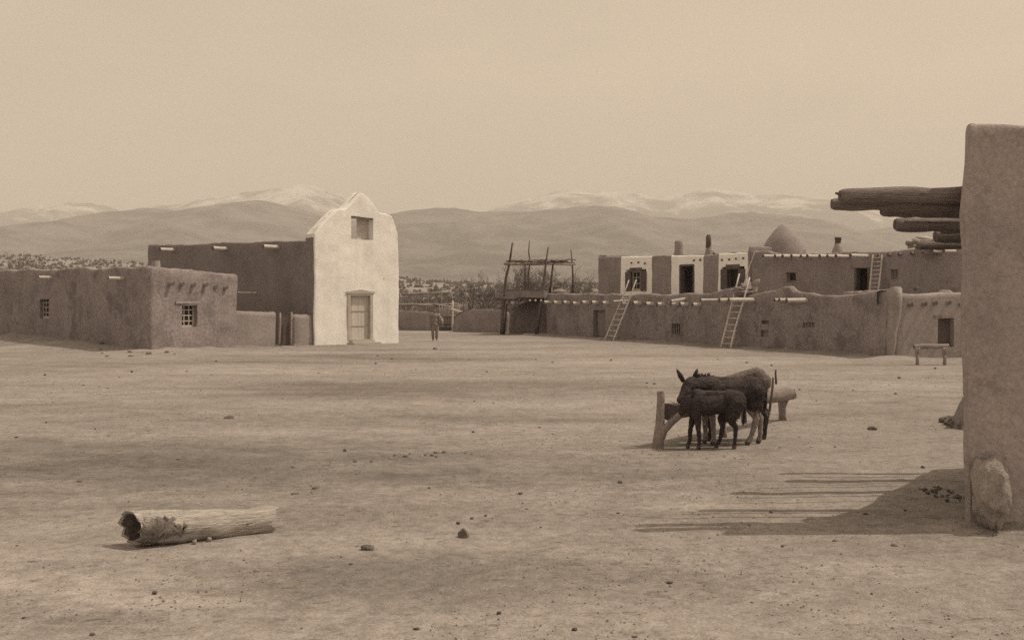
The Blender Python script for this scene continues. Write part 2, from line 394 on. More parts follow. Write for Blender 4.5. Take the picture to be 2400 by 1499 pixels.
def sash(wf, u0, u1, z0, z1, parent, cols_, rows_, depth=.16, mfr=None, bar=.035, pane=True, frame_w=.06):
    mfr = mfr or M['trim_pale']
    w = MB()
    o0, o1 = -depth-.05, -depth
    wf.box(w, u0-.1, u0+frame_w, z0-.1, z1+.1, o0, o1); wf.box(w, u1-frame_w, u1+.1, z0-.1, z1+.1, o0, o1)
    wf.box(w, u0+frame_w, u1-frame_w, z1-frame_w, z1+.1, o0, o1); wf.box(w, u0+frame_w, u1-frame_w, z0-.1, z0+frame_w, o0, o1)
    o = w.build('window', mfr, parent, False)
    b = MB()
    for i in range(1, cols_):
        u = u0+(u1-u0)*i/cols_; wf.box(b, u-bar/2, u+bar/2, z0+frame_w, z1-frame_w, o0+.005, o1-.006)
    for j in range(1, rows_):
        z = z0+(z1-z0)*j/rows_; wf.box(b, u0+frame_w, u1-frame_w, z-bar/2, z+bar/2, o0+.008, o1-.009)
    if b.v: b.build('glazing_bar', mfr, o, False)
    if pane:
        g = MB(); wf.box(g, u0, u1, z0, z1, o0-.03, o0-.02); g.build('pane', M['glass'], o, False)
    return o

def planks(wf, u0, u1, z0, z1, parent, n, depth=.2, m=None, name='door'):
    w = MB(); g = .008
    for i in range(n):
        a = u0+(u1-u0)*i/n; b = u0+(u1-u0)*(i+1)/n
        wf.box(w, a+g/2, b-g/2, z0, z1-.004*(i % 3), -depth-.05, -depth+.004*(i % 2))
    wf.box(w, u0, u1, z0+.01, z1-.03, -depth-.07, -depth-.052)
    return w.build(name, m or M['door'], parent, False)

def lintel(wf, u0, u1, z, parent, h=.12, o=.03, m=None, name='lintel'):
    w = MB(); wf.box(w, u0, u1, z, z+h, -.12, o); return w.build(name, m or M['wood'], parent, False)

def vigas(wf, spots, parent, L=.45, r=.085, side=None, end=None, seed=0, tilt=0.0):
    for i, s in enumerate(spots):
        px, py = s[0], s[1]; l = s[2] if len(s) > 2 else L; rad = s[3] if len(s) > 3 else r
        u = wf.u(px); z = wf.z(px, py)
        rd = random.Random(seed*31+i); du = rd.uniform(-.03, .03)
        log_mesh('roof_beam', wf.p(u, z, -.35), wf.p(u+du, z+tilt*l, l), rad*1.05, rad*.95, parent, side or M['wood_pale'], end or M['wood_end'], 10, 3, .01, seed*31+i, .05)

# ------------------------------------------------------------------ numpy value noise
def vnoise(x, y, seed=0):
    xi = np.floor(x).astype(np.int64); yi = np.floor(y).astype(np.int64); fx = x-xi; fy = y-yi
    fx = fx*fx*fx*(fx*(fx*6-15)+10); fy = fy*fy*fy*(fy*(fy*6-15)+10)
    def h(a, b):
        n = (a*374761393+b*668265263+seed*974711+12345) & 0x7fffffff
        n = ((n ^ (n >> 13))*1274126177) & 0x7fffffff
        return ((n ^ (n >> 16)) & 0xffff)/65535.0
    return (h(xi, yi)*(1-fx)+h(xi+1, yi)*fx)*(1-fy)+(h(xi, yi+1)*(1-fx)+h(xi+1, yi+1)*fx)*fy
def fbm(x, y, o=4, seed=0, g=.5):
    s = 0; a = 1; t = 0
    for i in range(o): s = s+a*vnoise(x*2**i+i*17.3, y*2**i-i*9.1, seed+i); t += a; a *= g
    return s/t-.5
def ridged(x, y, o=4, seed=0):
    s = 0; a = 1; t = 0
    for i in range(o): s = s+a*(1-np.abs(2*vnoise(x*2**i+i*7.7, y*2**i+i*3.3, seed+i)-1)); t += a; a *= .5
    return s/t

def grid_obj(name, xs, ys, Z, m, smooth=True):
    ny, nx = Z.shape; me = bpy.data.meshes.new(name)
    XX, YY = (xs, ys) if xs.ndim == 2 else np.meshgrid(xs, ys)
    co = np.stack([XX, YY, Z], -1).reshape(-1, 3)
    i = np.arange(nx*ny).reshape(ny, nx)
    q = np.stack([i[:-1, :-1], i[:-1, 1:], i[1:, 1:], i[1:, :-1]], -1).reshape(-1, 4)
    me.vertices.add(len(co)); me.vertices.foreach_set('co', co.ravel())
    me.loops.add(q.size); me.loops.foreach_set('vertex_index', q.ravel())
    me.polygons.add(len(q)); me.polygons.foreach_set('loop_start', np.arange(len(q))*4)
    me.polygons.foreach_set('loop_total', np.full(len(q), 4)) if False else None
    me.update(calc_edges=True); me.polygons.foreach_set('use_smooth', np.ones(len(q), bool)); me.materials.append(m)
    me.validate(); o = bpy.data.objects.new(name, me); C.objects.link(o); return o

# ------------------------------------------------------------------ layout lines of the village
LH_A = (X_of(350, 43), 43.0); LH_B = (X_of(558, 47.5), 47.5); LH_C = (X_of(52, 52), 52.0)      # left house: near corner, sunny end, shaded end
CH_A = (X_of(737, 50), 50.0)                                                                # church: front left corner
CH_d = Vector((.707, .707)); CH_s = Vector((-.766, .643))
LW_A = (X_of(1280, 65.6), 65.6); LW_B = (X_of(2085, 39.3), 39.3)                             # long lower terrace front
UW_A = (X_of(1400, 65), 65.0); UW_B = (X_of(2080, 48), 48.0)

def seg_dist(x, y, A, B):
    ax, ay = A; bx, by = B; dx, dy = bx-ax, by-ay; t = np.clip(((x-ax)*dx+(y-ay)*dy)/(dx*dx+dy*dy), 0, 1)
    return np.hypot(x-ax-t*dx, y-ay-t*dy), t
def gz_np(x, y):
    near = np.exp(-((y-25)/70.)**2)
    z = .10*fbm(x/9., y/9., 3, 5)*near+.035*fbm(x/1.6, y/1.6, 3, 9)*np.exp(-(y/40.)**2)+.03*(fbm(x/.42, y/.42, 4, 2, .6))*np.exp(-(y/24.)**2)
    d, t = seg_dist(x, y, LH_A, LH_C); z = z+(.08+.5*t)*np.exp(-(d/1.7)**2)
    d, t = seg_dist(x, y, LW_A, LW_B); z = z+.16*np.exp(-(d/.9)**2)*(.6+.8*fbm(x*.8, y*.8, 2, 4))
    d, t = seg_dist(x, y, LH_A, LH_B); z = z+.14*np.exp(-(d/.8)**2)*(.6+1.2*fbm(x*1.2, y*1.2, 2, 6))
    d, t = seg_dist(x, y, (4.25, 9.85), (8.6, 9.85)); z = z+.10*np.exp(-(d/.28)**2)*(.7+.8*fbm(x*2.5, y*2.5, 2, 16))
    far = np.clip((np.hypot(x, y)-110)/500., 0, 1); z = z+far*2.0*fbm(x/120., y/120., 3, 8)
    return z
def gz(x, y): return float(gz_np(np.array([float(x)]), np.array([float(y)]))[0])
def G(px, py, dz=0):
    d = D_of(py); x = X_of(px, d); return Vector((x, d, gz(x, d)+dz))

# ------------------------------------------------------------------ ground: one sheet, fine near the camera, out to the horizon
def spaced(a, b, first, growth, mx):
    v = [a]; s = first
    while v[-1] < b: v.append(v[-1]+s); s = min(s*growth, mx)
    return v
xs_p = spaced(0, 14000, .07, 1.022, 900); xs = np.array([-v for v in xs_p[:0:-1]]+xs_p)
ys = np.array(sorted([-v for v in spaced(0, 3000, .5, 1.35, 900)][1:])+spaced(0, 5, .25, 1, 1)[:-1]+spaced(5, 14000, .055, 1.0085, 900))
XX, YY = np.meshgrid(xs, ys)
gm = bpy.data.materials.new('plaza_dirt'); gm.use_nodes = True
def ground_mat(m):
    t = m.node_tree; b = t.nodes['Principled BSDF']; L = t.links.new; b.inputs['Roughness'].default_value = 1; b.inputs['Specular IOR Level'].default_value = .05
    tc = t.nodes.new('ShaderNodeTexCoord')
    def nz(scale, det, ro=.6, st=(1, 1, 1), dis=0):
        mp = t.nodes.new('ShaderNodeMapping'); mp.inputs['Scale'].default_value = st; L(tc.outputs['Object'], mp.inputs[0])
        n = t.nodes.new('ShaderNodeTexNoise'); n.inputs['Scale'].default_value = scale; n.inputs['Detail'].default_value = det; n.inputs['Roughness'].default_value = ro
        n.inputs['Distortion'].default_value = dis; L(mp.outputs[0], n.inputs['Vector']); return n.outputs['Fac']
    def ramp(f, stops):
        r = t.nodes.new('ShaderNodeValToRGB'); e = r.color_ramp.elements
        e[0].position, e[0].color = stops[0][0], (*stops[0][1], 1); e[1].position, e[1].color = stops[-1][0], (*stops[-1][1], 1)
        for p, c in stops[1:-1]: k = e.new(p); k.color = (*c, 1)
        L(f, r.inputs[0]); return r.outputs[0]
    def mul(a, c, f=1):
        x = t.nodes.new('ShaderNodeMixRGB'); x.blend_type = 'MULTIPLY'; x.inputs[0].default_value = f; L(a, x.inputs[1]); L(c, x.inputs[2]); return x.outputs[0]
    base = ramp(nz(.16, 9, .62, (.42, 1.35, 1), .3), [(.33, (.235, .21, .197)), (.47, (.325, .296, .281)), (.6, (.385, .353, .337)), (.74, (.46, .426, .41))])
    tr = ramp(nz(1.3, 9, .72, (1, 1, 1), .4), [(.32, (.76, .75, .745)), (.5, (.96, .96, .96)), (.68, (1.12, 1.12, 1.12))])
    fi = ramp(nz(8, 6, .7), [(.3, (.70, .70, .70)), (.55, (1.02, 1.02, 1.02)), (.75, (1.2, 1.2, 1.2))])
    gr = ramp(nz(45, 4, .7), [(.3, (.66, .66, .66)), (.55, (1, 1, 1)), (.75, (1.22, 1.22, 1.22))])
    def patch(col, cx, cy, sx, sy, tone, soft=.35):      # trodden damp dirt and pale dried crust, each with a ragged edge of its own
        mp = t.nodes.new('ShaderNodeMapping'); mp.inputs['Location'].default_value = (-cx/sx, -cy/sy, 0); mp.inputs['Scale'].default_value = (1/sx, 1/sy, 0); L(tc.outputs['Object'], mp.inputs[0])
        ln = t.nodes.new('ShaderNodeVectorMath'); ln.operation = 'LENGTH'; L(mp.outputs[0], ln.inputs[0])
        a = t.nodes.new('ShaderNodeMath'); a.operation = 'MULTIPLY_ADD'; L(nz(.9, 8, .65, (.6, 1.5, 1)), a.inputs[0]); a.inputs[1].default_value = 2.4; L(ln.outputs['Value'], a.inputs[2])
        r = t.nodes.new('ShaderNodeMapRange'); r.inputs[1].default_value = 1.75-soft; r.inputs[2].default_value = 2.2+soft; r.inputs[3].default_value = tone; r.inputs[4].default_value = 1; L(a.outputs[0], r.inputs[0])
        cb = t.nodes.new('ShaderNodeCombineXYZ'); [L(r.outputs[0], cb.inputs[i]) for i in range(3)]
        return mul(col, cb.outputs[0])
    base = patch(base, -4.2, 14.0, 6.0, 2.4, .62); base = patch(base, -.9, 8.1, 2.2, .8, .70); base = patch(base, 1.6, 13.0, 2.4, .9, .84); base = patch(base, -6.5, 18.8, 6, 1.3, .85)
    base = patch(base, -3.1, 8.05, 1.5, .42, 1.30, .1); base = patch(base, 2.6, 10.9, 1.6, .4, 1.2, .1); base = patch(base, -2.6, 7.5, 1.0, .3, 1.3, .1)
    L(mul(mul(mul(base, tr), fi), gr), b.inputs['Base Color'])
    h1 = nz(2.6, 10, .66); h2 = nz(22, 6, .65)
    b1 = t.nodes.new('ShaderNodeBump'); b1.inputs['Strength'].default_value = .55; b1.inputs['Distance'].default_value = .08; L(h1, b1.inputs['Height'])
    b2 = t.nodes.new('ShaderNodeBump'); b2.inputs['Strength'].default_value = .5; b2.inputs['Distance'].default_value = .02; L(h2, b2.inputs['Height']); L(b1.outputs[0], b2.inputs['Normal'])
    L(b2.outputs[0], b.inputs['Normal'])
ground_mat(gm)
g_o = grid_obj('ground', xs, ys, gz_np(XX, YY), gm); tag(g_o, kind='structure')

# ------------------------------------------------------------------ hills and mountains
def prof(pts, x): return np.interp(x, [p[0] for p in pts], [p[1] for p in pts])
def hill_mat(name, dark, light, sc, th, bump=.6, bd=8, low=None):
    m = bpy.data.materials.new(name); m.use_nodes = True; t = m.node_tree; b = t.nodes['Principled BSDF']; L = t.links.new
    b.inputs['Roughness'].default_value = 1; b.inputs['Specular IOR Level'].default_value = 0
    tc = t.nodes.new('ShaderNodeTexCoord'); n = t.nodes.new('ShaderNodeTexNoise'); n.inputs['Scale'].default_value = sc; n.inputs['Detail'].default_value = 10; n.inputs['Roughness'].default_value = .68
    L(tc.outputs['Object'], n.inputs['Vector'])
    r = t.nodes.new('ShaderNodeValToRGB'); e = r.color_ramp.elements; e[0].position = th-.07; e[0].color = (*dark, 1); e[1].position = th+.09; e[1].color = (*light, 1)
    fac = n.outputs['Fac']
    if low:         # snow lies higher up
        sp = t.nodes.new('ShaderNodeSeparateXYZ'); L(tc.outputs['Object'], sp.inputs[0])
        mr = t.nodes.new('ShaderNodeMapRange'); mr.inputs[1].default_value = low[0]; mr.inputs[2].default_value = low[1]; mr.inputs[3].default_value = -.16; mr.inputs[4].default_value = .10; L(sp.outputs[2], mr.inputs[0])
        ad = t.nodes.new('ShaderNodeMath'); ad.operation = 'ADD'; L(fac, ad.inputs[0]); L(mr.outputs[0], ad.inputs[1]); fac = ad.outputs[0]
    L(fac, r.inputs[0]); L(r.outputs[0], b.inputs['Base Color'])
    bp = t.nodes.new('ShaderNodeBump'); bp.inputs['Strength'].default_value = bump; bp.inputs['Distance'].default_value = bd; L(n.outputs['Fac'], bp.inputs['Height']); L(bp.outputs[0], b.inputs['Normal'])
    return m
def mountain(name, crest, D, front, back, m, fold, seed, jag=0, nx=420, nr=70, soft=.9, folds=900.):
    pxs = np.linspace(-700, 3100, nx); X = (pxs-1200)/F*D
    hc = H+(HY-prof(crest, pxs))/F*D
    hc = hc+jag*fbm(X/ (D*.02), X*0+.5, 4, seed+3)
    t = np.concatenate([np.linspace(0, 1, nr), 1+np.linspace(.04, 1, 26)])
    T, XG = np.meshgrid(t, X, indexing='ij'); Hc = np.broadcast_to(hc, T.shape)
    Y = np.where(T <= 1, D-front*(1-T), D+back*(T-1))
    sh = np.where(T <= 1, np.sin(np.clip(T, 0, 1)*math.pi/2)**1.0*(1-soft)+soft*np.clip(T, 0, 1)**1.15, 1-np.clip(T-1, 0, 1)**1.3)
    env = np.clip(1-np.abs(T-.55)/.55, 0, 1)**.8
    fl = ridged(XG/folds+.35*fbm(XG/folds, Y/folds, 2, seed+8), Y/(folds*1.7), 4, seed)-.62
    Z = Hc*sh+fold*Hc.mean()*env*fl*1.3
    return grid_obj(name, XG, Y, Z-3, m)
crest_near = [(-700, 560), (-300, 540), (52, 524), (110, 515), (170, 525), (230, 524), (250, 512), (290, 500), (330, 489), (370, 488), (400, 490), (450, 493), (500, 482), (540, 475), (600, 470), (650, 480), (700, 490), (760, 506), (800, 517), (860, 512), (912, 502), (952, 493), (1017, 490), (1063, 487), (1145, 493), (1227, 492), (1279, 487), (1343, 486), (1396, 483), (1437, 486), (1483, 496), (1518, 508), (1553, 512), (1600, 513), (1658, 506), (1717, 500), (1775, 502), (1833, 502), (1880, 506), (1921, 514), (1962, 531), (1991, 540), (2038, 537), (2096, 531), (2183, 531), (2300, 525), (2500, 535), (3100, 560)]
crest_far = [(-700, 520), (-200, 505), (52, 494), (80, 484), (120, 478), (160, 466), (208, 462), (240, 470), (280, 482), (320, 480), (360, 477), (400, 480), (440, 477), (480, 466), (504, 462), (536, 470), (580, 456), (620, 452), (660, 442), (700, 437), (740, 439), (772, 450), (800, 460), (840, 478), (900, 500), (1060, 512), (1140, 496), (1221, 470), (1279, 455), (1355, 445), (1413, 440), (1483, 444), (1542, 449), (1600, 447), (1658, 444), (1717, 452), (1763, 460), (1833, 457), (1892, 466), (1938, 470), (1980, 487), (2067, 508), (2160, 520), (2400, 530), (3100, 540)]
mn = hill_mat('forest_slope', (.13, .12, .118), (.21, .195, .19), .006, .5, .8, 30)
mf = hill_mat('snowy_slope', (.09, .084, .082), (.82, .81, .80), .0030, .53, 1.0, 120, low=(420, 980))
tag(mountain('near_mountains', crest_near, 4000, 2300, 1500, mn, .34, 3, 10, folds=620.), kind='structure')
tag(mountain('snowy_mountains', crest_far, 9000, 3400, 1500, mf, .34, 21, 26, folds=1100.), kind='structure')
# low scrubby foothills
crest_low = [(-700, 570), (-100, 588), (52, 588), (120, 592), (200, 597), (345, 606), (600, 622), (800, 634), (940, 640), (1000, 648), (1100, 652), (1250, 655), (1400, 655), (1700, 640), (2100, 650), (2500, 650), (3100, 650)]
ml = hill_mat('foothill_earth', (.24, .22, .21), (.36, .335, .32), .035, .52, .8, 2)
low = mountain('foothills', crest_low, 760, 520, 400, ml, .16, 44, 1.2, 300, 60, .75, 90.); tag(low, kind='structure')
crest_low2 = [(-700, 640), (52, 650), (700, 668), (940, 672), (1100, 676), (1300, 684), (2500, 690), (3100, 690)]
low2 = mountain('foothills', crest_low2, 420, 240, 200, ml, .3, 57, .5, 260, 40, .75, 45.); tag(low2, kind='structure')

def scrub(name, surf, n, smin, smax, seed, ymax):
    """far junipers dotting the slopes: one mass nobody could count"""
    rr = np.random.RandomState(seed); me = surf.data
    nv = len(me.vertices); co = np.empty(nv*3); me.vertices.foreach_get('co', co); co = co.reshape(-1, 3)
    w = (co[:, 1] < ymax)*(co[:, 2] > 0); idx = np.nonzero(w)[0]; ch = rr.choice(idx, n)
    base = [(0, 0, 1.0), (0, 0, -.3)]
    ring = [(math.cos(a), math.sin(a)) for a in np.arange(6)*math.pi/3]
    V = []; Fc = []
    for c in ch:
        p = co[c]+rr.uniform(-1, 1, 3)*np.array([6, 7, 0]); s = rr.uniform(smin, smax); b = len(V)
        for k, (a, d) in enumerate(ring): j = rr.uniform(.7, 1.25); V.append((p[0]+a*s*j, p[1]+d*s*j, p[2]+s*.15))
        for k, (a, d) in enumerate(ring): j = rr.uniform(.5, 1.0); V.append((p[0]+a*s*j, p[1]+d*s*j, p[2]+s*rr.uniform(.8, 1.2)))
        V.append((p[0], p[1], p[2]+s*rr.uniform(1.4, 1.9)))
        for k in range(6): Fc.append((b+k, b+(k+1) % 6, b+6+(k+1) % 6, b+6+k)); Fc.append((b+6+k, b+6+(k+1) % 6, b+12))
    m = bpy.data.meshes.new(name); m.from_pydata(V, [], Fc); m.materials.append(M_scrub); o = bpy.data.objects.new(name, m); C.objects.link(o)
    return tag(o, kind='stuff')
M_scrub = mat('juniper', (.13, .115, .11), .4, .5, .3, 3)
scrub('juniper_scrub', low, 9000, .5, 1.35, 3, 800)
scrub('juniper_scrub', low2, 4200, .35, .95, 4, 430)
# ------------------------------------------------------------------ left house
lh = empty('adobe_house', (LH_A[0], LH_A[1], 0), 'low flat-roofed adobe house left of the white church, one wall sunlit and one in shade', 'house', 'adobe houses of the village')
wS = WF(LH_A, LH_B)                    # sunny wall
dsh = (Vector(LH_C)-Vector(LH_A)).normalized()
LH_Z = Vector(LH_A)+dsh*24
wD = WF((LH_Z.x, LH_Z.y), LH_A)        # shaded wall, runs on past the left of the picture
back = Vector((-.55, .84))*6
fp = [(LH_Z.x, LH_Z.y), LH_A, LH_B, (LH_B[0]-5.5, LH_B[1]+3.6), (LH_Z.x+1.5, LH_Z.y+8)]
zt_l = wD.z(52, 630)
def lh_top(e, u, x, y):
    if e == 0:
        px = 1200+F*x/y
        return float(np.interp(px, [-400, 52, 110, 250, 330, 350], [zt_l, zt_l, zt_l-.10, wD.z(250, 628), wD.z(330, 624)+.02, Z_of(624, 43)]))
    if e == 1: return Z_of(624, 43)+(Z_of(641, 47.5)-Z_of(624, 43))*u/wS.L
    if e == 2: return Z_of(641, 47.5)+.25*u/6
    return 3.3
opsD = (0,)+wD.rect(94, 116, 697, 744)+(.14,)
opsS = (1,)+wS.rect(427, 461, 713, 765)+(.18,)
adobe('wall', fp, lh_top, -.5, [M['adobe_coarse']], lh, [opsD, opsS], .45, .26, .10, .2, 2.75, wav=.05, roundtop=.13)
sash(wD, *opsD[1:5], lh, 3, 4, .12, M['trim_pale'], .035)
sash(wS, *opsS[1:5], lh, 3, 4, .17, M['trim'], .045)
lintel(wS, wS.u(412), wS.u(478), wS.z(445, 712)+.02, lh, .10, .035, M['adobe_light'], 'lintel')
lintel(wD, wD.u(88), wD.u(122), wD.z(105, 696), lh, .10, .03, M['wood'])
vigas(wD, [(122, 650, .6), (290, 652, .65)], lh, .6, .075, seed=1)
vigas(wS, [(397, 664, .22), (425, 665, .12), (450, 668, .14), (477, 667, .2), (502, 672, .14), (525, 674, .2)], lh, .18, .10, M['wood'], M['wood_dark'], seed=2)
b = MB(); c = Vector((X_of(365, 46.5), 46.5))
b.v = []; b.tube([(c.x, c.y, 2.7), (c.x, c.y, 3.55), (c.x, c.y, Z_of(611, 46.5))], [.26, .24, .19], 8, True, 0, None, .08, 3)
b.build('chimney', M['adobe_light'], lh, True, 50)

# yard walls and gateway between house and church
def yard_wall(A, B, zt, label, th=.38, mats='adobe_light', rr=.16, amp=.06, ops=(), group='yard walls of the village', zb=-.4, wav=.05, ztf=None):
    A = Vector(A); B = Vector(B); d = (B-A).normalized(); n = Vector((d.y, -d.x))
    o = adobe('adobe_wall', [A, B, B-n*th, A-n*th], ztf or zt, zb, [M[mats]], None, ops, th*.5, .22, amp, rr, None, wav=wav, roundtop=th*.45)
    return tag(o, label, 'wall', group)
GA = (LH_B[0]-.45, LH_B[1]-.05); GB = (CH_A[0]-.05, CH_A[1]+.15); wG = WF(GA, GB)
p_ = lambda px: tuple(wG.A+wG.d*wG.u(px))
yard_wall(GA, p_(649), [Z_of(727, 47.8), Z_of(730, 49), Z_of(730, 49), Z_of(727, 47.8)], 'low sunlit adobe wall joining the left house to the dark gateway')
yard_wall(p_(687), GB, Z_of(735, 49.8), 'short stub of adobe wall between the dark gateway and the white church front')
gate = empty('gateway', (*p_(668), 0), 'dark narrow gateway with two thin leaning posts between the low adobe walls', 'gate')
for px, px2, y1, y0 in ((653, 657, 733, 812), (681, 684, 731, 806)):
    m = MB(); a = wG.p(wG.u(px), -.1, .03); bb = wG.p(wG.u(px2), wG.z(px2, y1), -.02); stick(m, a, bb, .06, .05, .01, px); m.build('post', M['wood'], gate)
m = MB(); wG.box(m, wG.u(657), wG.u(682), -.1, wG.z(668, 742), -.30, -.26); m.build('door', M['door_dark'], gate, False)

# ------------------------------------------------------------------ church
ch = empty('church', (CH_A[0]+1.8, CH_A[1]+1.8, 0), 'small whitewashed adobe church with a stepped gable, open belfry and long dark side wall', 'church')
L_f = 5.06
CH_B = tuple(Vector(CH_A)+CH_d*L_f); wF = WF(CH_A, CH_B)
gable = [(735, 545), (742, 543), (760, 523), (780, 503), (793, 491), (808, 489), (814, 486), (832, 467), (848, 451), (852, 450), (866, 464), (878, 480), (884, 490), (890, 497), (904, 500), (918, 505), (926, 522), (933, 548), (937, 580), (940, 600)]
gu = [wF.u(g[0]) for g in gable]; gzv = [wF.z(*g) for g in gable]
tF = .75
def ch_top(e, u, x, y):
    if e == 0: return float(np.interp(u, gu, gzv))
    if e == 2: return float(np.interp(L_f-u, gu, gzv))
    return gzv[-1] if e == 1 else gzv[0]
nF = wF.n
bell = (0,)+wF.rect(822, 875, 508, 561)+(tF,)
door = (0,)+wF.rect(817, 871, 688, 797)+(.30,)
bellb = (2, L_f-bell[2], L_f-bell[1], bell[3], bell[4], .01)
adobe('facade', [CH_A, CH_B, tuple(Vector(CH_B)-nF*tF), tuple(Vector(CH_A)-nF*tF)], ch_top, -.5, [M['whitewash'], M['adobe_dark']], ch, [bell, door, bellb],
      tF/2, .13, .04, .06, None, wav=.05, roundtop=.05, solid=True, matrule=lambda e, u, z: 1 if (e == 3 and z < gzv[0]-.25) else 0)
# belfry: half boarded, dark beam across the top
m = MB(); wF.box(m, wF.u(848), wF.u(876), bell[3]-.05, bell[4]+.02, -.42, -.38); m.build('belfry_board', M['trim_pale'], ch, False)
log_mesh('belfry_beam', wF.p(bell[1]-.05, bell[4]-.03, -.10), wF.p(bell[2]+.05, bell[4]-.06, -.10), .07, .06, ch, M['wood'], M['wood_end'], 8, 3, .01, 8)
# door with casing and small pediment
dr = planks(wF, door[1]+.10, door[2]-.10, door[3]+.05, door[4]-.08, ch, 6, .16)
for j in (0.30, .62):
    m = MB(); z = door[3]+(door[4]-door[3])*j; wF.box(m, door[1]+.16, door[2]-.16, z, z+.05, -.156, -.130); m.build('door_rail', M['trim'], dr, False)
m = MB()
wF.box(m, door[1]-.06, door[1]+.10, door[3]+.0, door[4]+.0, -.30, .035); wF.box(m, door[2]-.10, door[2]+.06, door[3]+.0, door[4]+.0, -.30, .035)
wF.box(m, door[1]+.10, door[2]-.10, door[4]-.09, door[4]+.0, -.30, .035); wF.box(m, door[1]+.10, door[2]-.10, door[3]-.02, door[3]+.05, -.30, .02)
m.build('door_frame', M['trim'], ch, False)
m = MB(); um = (door[1]+door[2])/2; a, bq = door[1]-.16, door[2]+.16; z = door[4]+.003
q = wF.p
m.v = [tuple(q(a, z, .06)), tuple(q(bq, z, .06)), tuple(q(bq, z+.09, .06)), tuple(q(um, z+.20, .06)), tuple(q(a, z+.09, .06)), tuple(q(a, z, -.1)), tuple(q(bq, z, -.1)), tuple(q(bq, z+.09, -.1)), tuple(q(um, z+.20, -.1)), tuple(q(a, z+.09, -.1))]
for f in ((0, 1, 2, 3, 4), (9, 8, 7, 6, 5), (0, 5, 6, 1), (1, 6, 7, 2), (2, 7, 8, 3), (3, 8, 9, 4), (4, 9, 5, 0)): m.face(list(f))
wF.box(m, a-.04, bq+.04, z+.085, z+.10, .03, .09) if False else None
m.build('door_pediment', M['trim'], ch, False)
# nave behind
Ls = 14.4
N0 = Vector(CH_A)-nF*(tF-.15)+CH_d*.08; N1 = Vector(CH_A)-nF*Ls
nb = Vector(CH_A)+CH_d*(L_f-.15)
sideB = Vector(CH_A)+CH_s*Ls
wN = WF(tuple(sideB), (N0.x, N0.y))
fpn = [tuple(sideB), (N0.x, N0.y), tuple(nb-nF*(tF-.15)), tuple(Vector(CH_B)+CH_s*Ls-CH_d*.3)]
def nv_top(e, u, x, y):
    px = 1200+F*x/y
    if e == 0: return float(np.interp(px, [345, 480, 735], [wN.z(345, 573), wN.z(480, 570), wN.z(735, 563)]))
    return 4.6 if e == 1 else 5.0
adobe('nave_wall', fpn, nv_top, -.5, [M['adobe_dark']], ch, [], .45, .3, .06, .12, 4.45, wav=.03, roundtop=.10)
vigas(wN, [(406, 586, .8), (532, 583, .85), (650, 579, .85)], ch, .8, .105, seed=5)
vigas(wN, [(600, 686, 1.1, .055)], ch, 1.1, .055, seed=9)
# stone step
m = MB(); w2 = wF
w2.box(m, door[1]-.12, door[2]+.10, -.1, .10, .05, .62); w2.box(m, door[1]+.02, door[2]-.02, .10, .2, .05, .30)
o = m.build('door_step', M['trim'], None, False); tag(o, 'worn plank step lying in front of the church door', 'step')

# ------------------------------------------------------------------ right: lower terrace house
low_h = empty('adobe_house', (LW_A[0], LW_A[1], 0), 'long lower adobe terrace in shade with a row of pale beam ends and small windows', 'house', 'adobe houses of the village')
wL = WF(LW_A, LW_B)
top_pts = [(1280, 688), (1400, 688), (1450, 690), (1520, 688), (1640, 688), (1668, 686), (1690, 680), (1718, 677), (1738, 692), (1752, 693), (1790, 680), (1822, 676), (1842, 669), (1856, 682), (1895, 686), (1915, 692), (1950, 692), (2000, 688), (2040, 681), (2068, 680), (2090, 674)]
tu = [wL.u(p[0]) for p in top_pts]; tz = [wL.z(*p) for p in top_pts]
def lw_top(e, u, x, y):
    if e == 0: return float(np.interp(u, tu, tz))
    return 2.5
nL = wL.n
wR_A = (LW_B[0]+.12, LW_B[1]-.12); wR_B = (X_of(2440, 40.6), 40.6); wR = WF(wR_A, wR_B)
ops_l = [(0,)+wL.rect(1392, 1420, 726, 800)+(.25,), (0,)+wL.rect(1574, 1594, 758, 783)+(.14,), (0,)+wL.rect(1788, 1806, 750, 760)+(.3,), (0,)+wL.rect(1786, 1804, 772, 790)+(.07,), (0,)+wL.rect(1880, 1910, 756, 768)+(.3,)]
fpl = [LW_A, LW_B, (LW_B[0]+1.5, LW_B[1]+9), tuple(Vector(UW_B)+Vector((1.2, 2))), tuple(Vector(UW_A)+Vector((1, 3))), (LW_A[0]+1.5, LW_A[1]+3.5)]
adobe('wall', fpl, lw_top, -.5, [M['adobe_coarse']], low_h, ops_l, .4, .26, .075, .16, 2.12, wav=.03, roundtop=.14)
planks(wL, *ops_l[0][1:5], low_h, 4, .22, M['adobe_dark'])
lintel(wL, ops_l[0][1]-.15, ops_l[0][2]+.15, ops_l[0][4], low_h, .1, .02)
sh = MB()
u0, u1, z0, z1 = ops_l[1][1:5]
for i in range(4): wL.box(sh, u0+(u1-u0)*(i+.25)/4, u0+(u1-u0)*(i+.6)/4, z0-.05, z1+.05, -.13, -.09)
wo_ = sh.build('window', M['wood'], low_h, False)
g = MB(); wL.box(g, u0-.05, u1+.05, z0-.05, z1+.05, -.2, -.19); g.build('pane', M['glass'], wo_, False)
for oi, dd in ((2, .11), (3, .06), (4, .13)):
    u0, u1, z0, z1 = ops_l[oi][1:5]; m = MB(); wL.box(m, u0-.08, u1+.08, z0-.08, z1+.08, -dd-.06, -dd); m.build('blocked_opening', M['adobe_dark'], low_h, False)
for k, py in enumerate((761, 791)):
    lintel(wL, wL.u(1784), wL.u(1810), wL.z(1797, py), low_h, .04, .05, M['wood'], 'window_sill')
sp = MB()
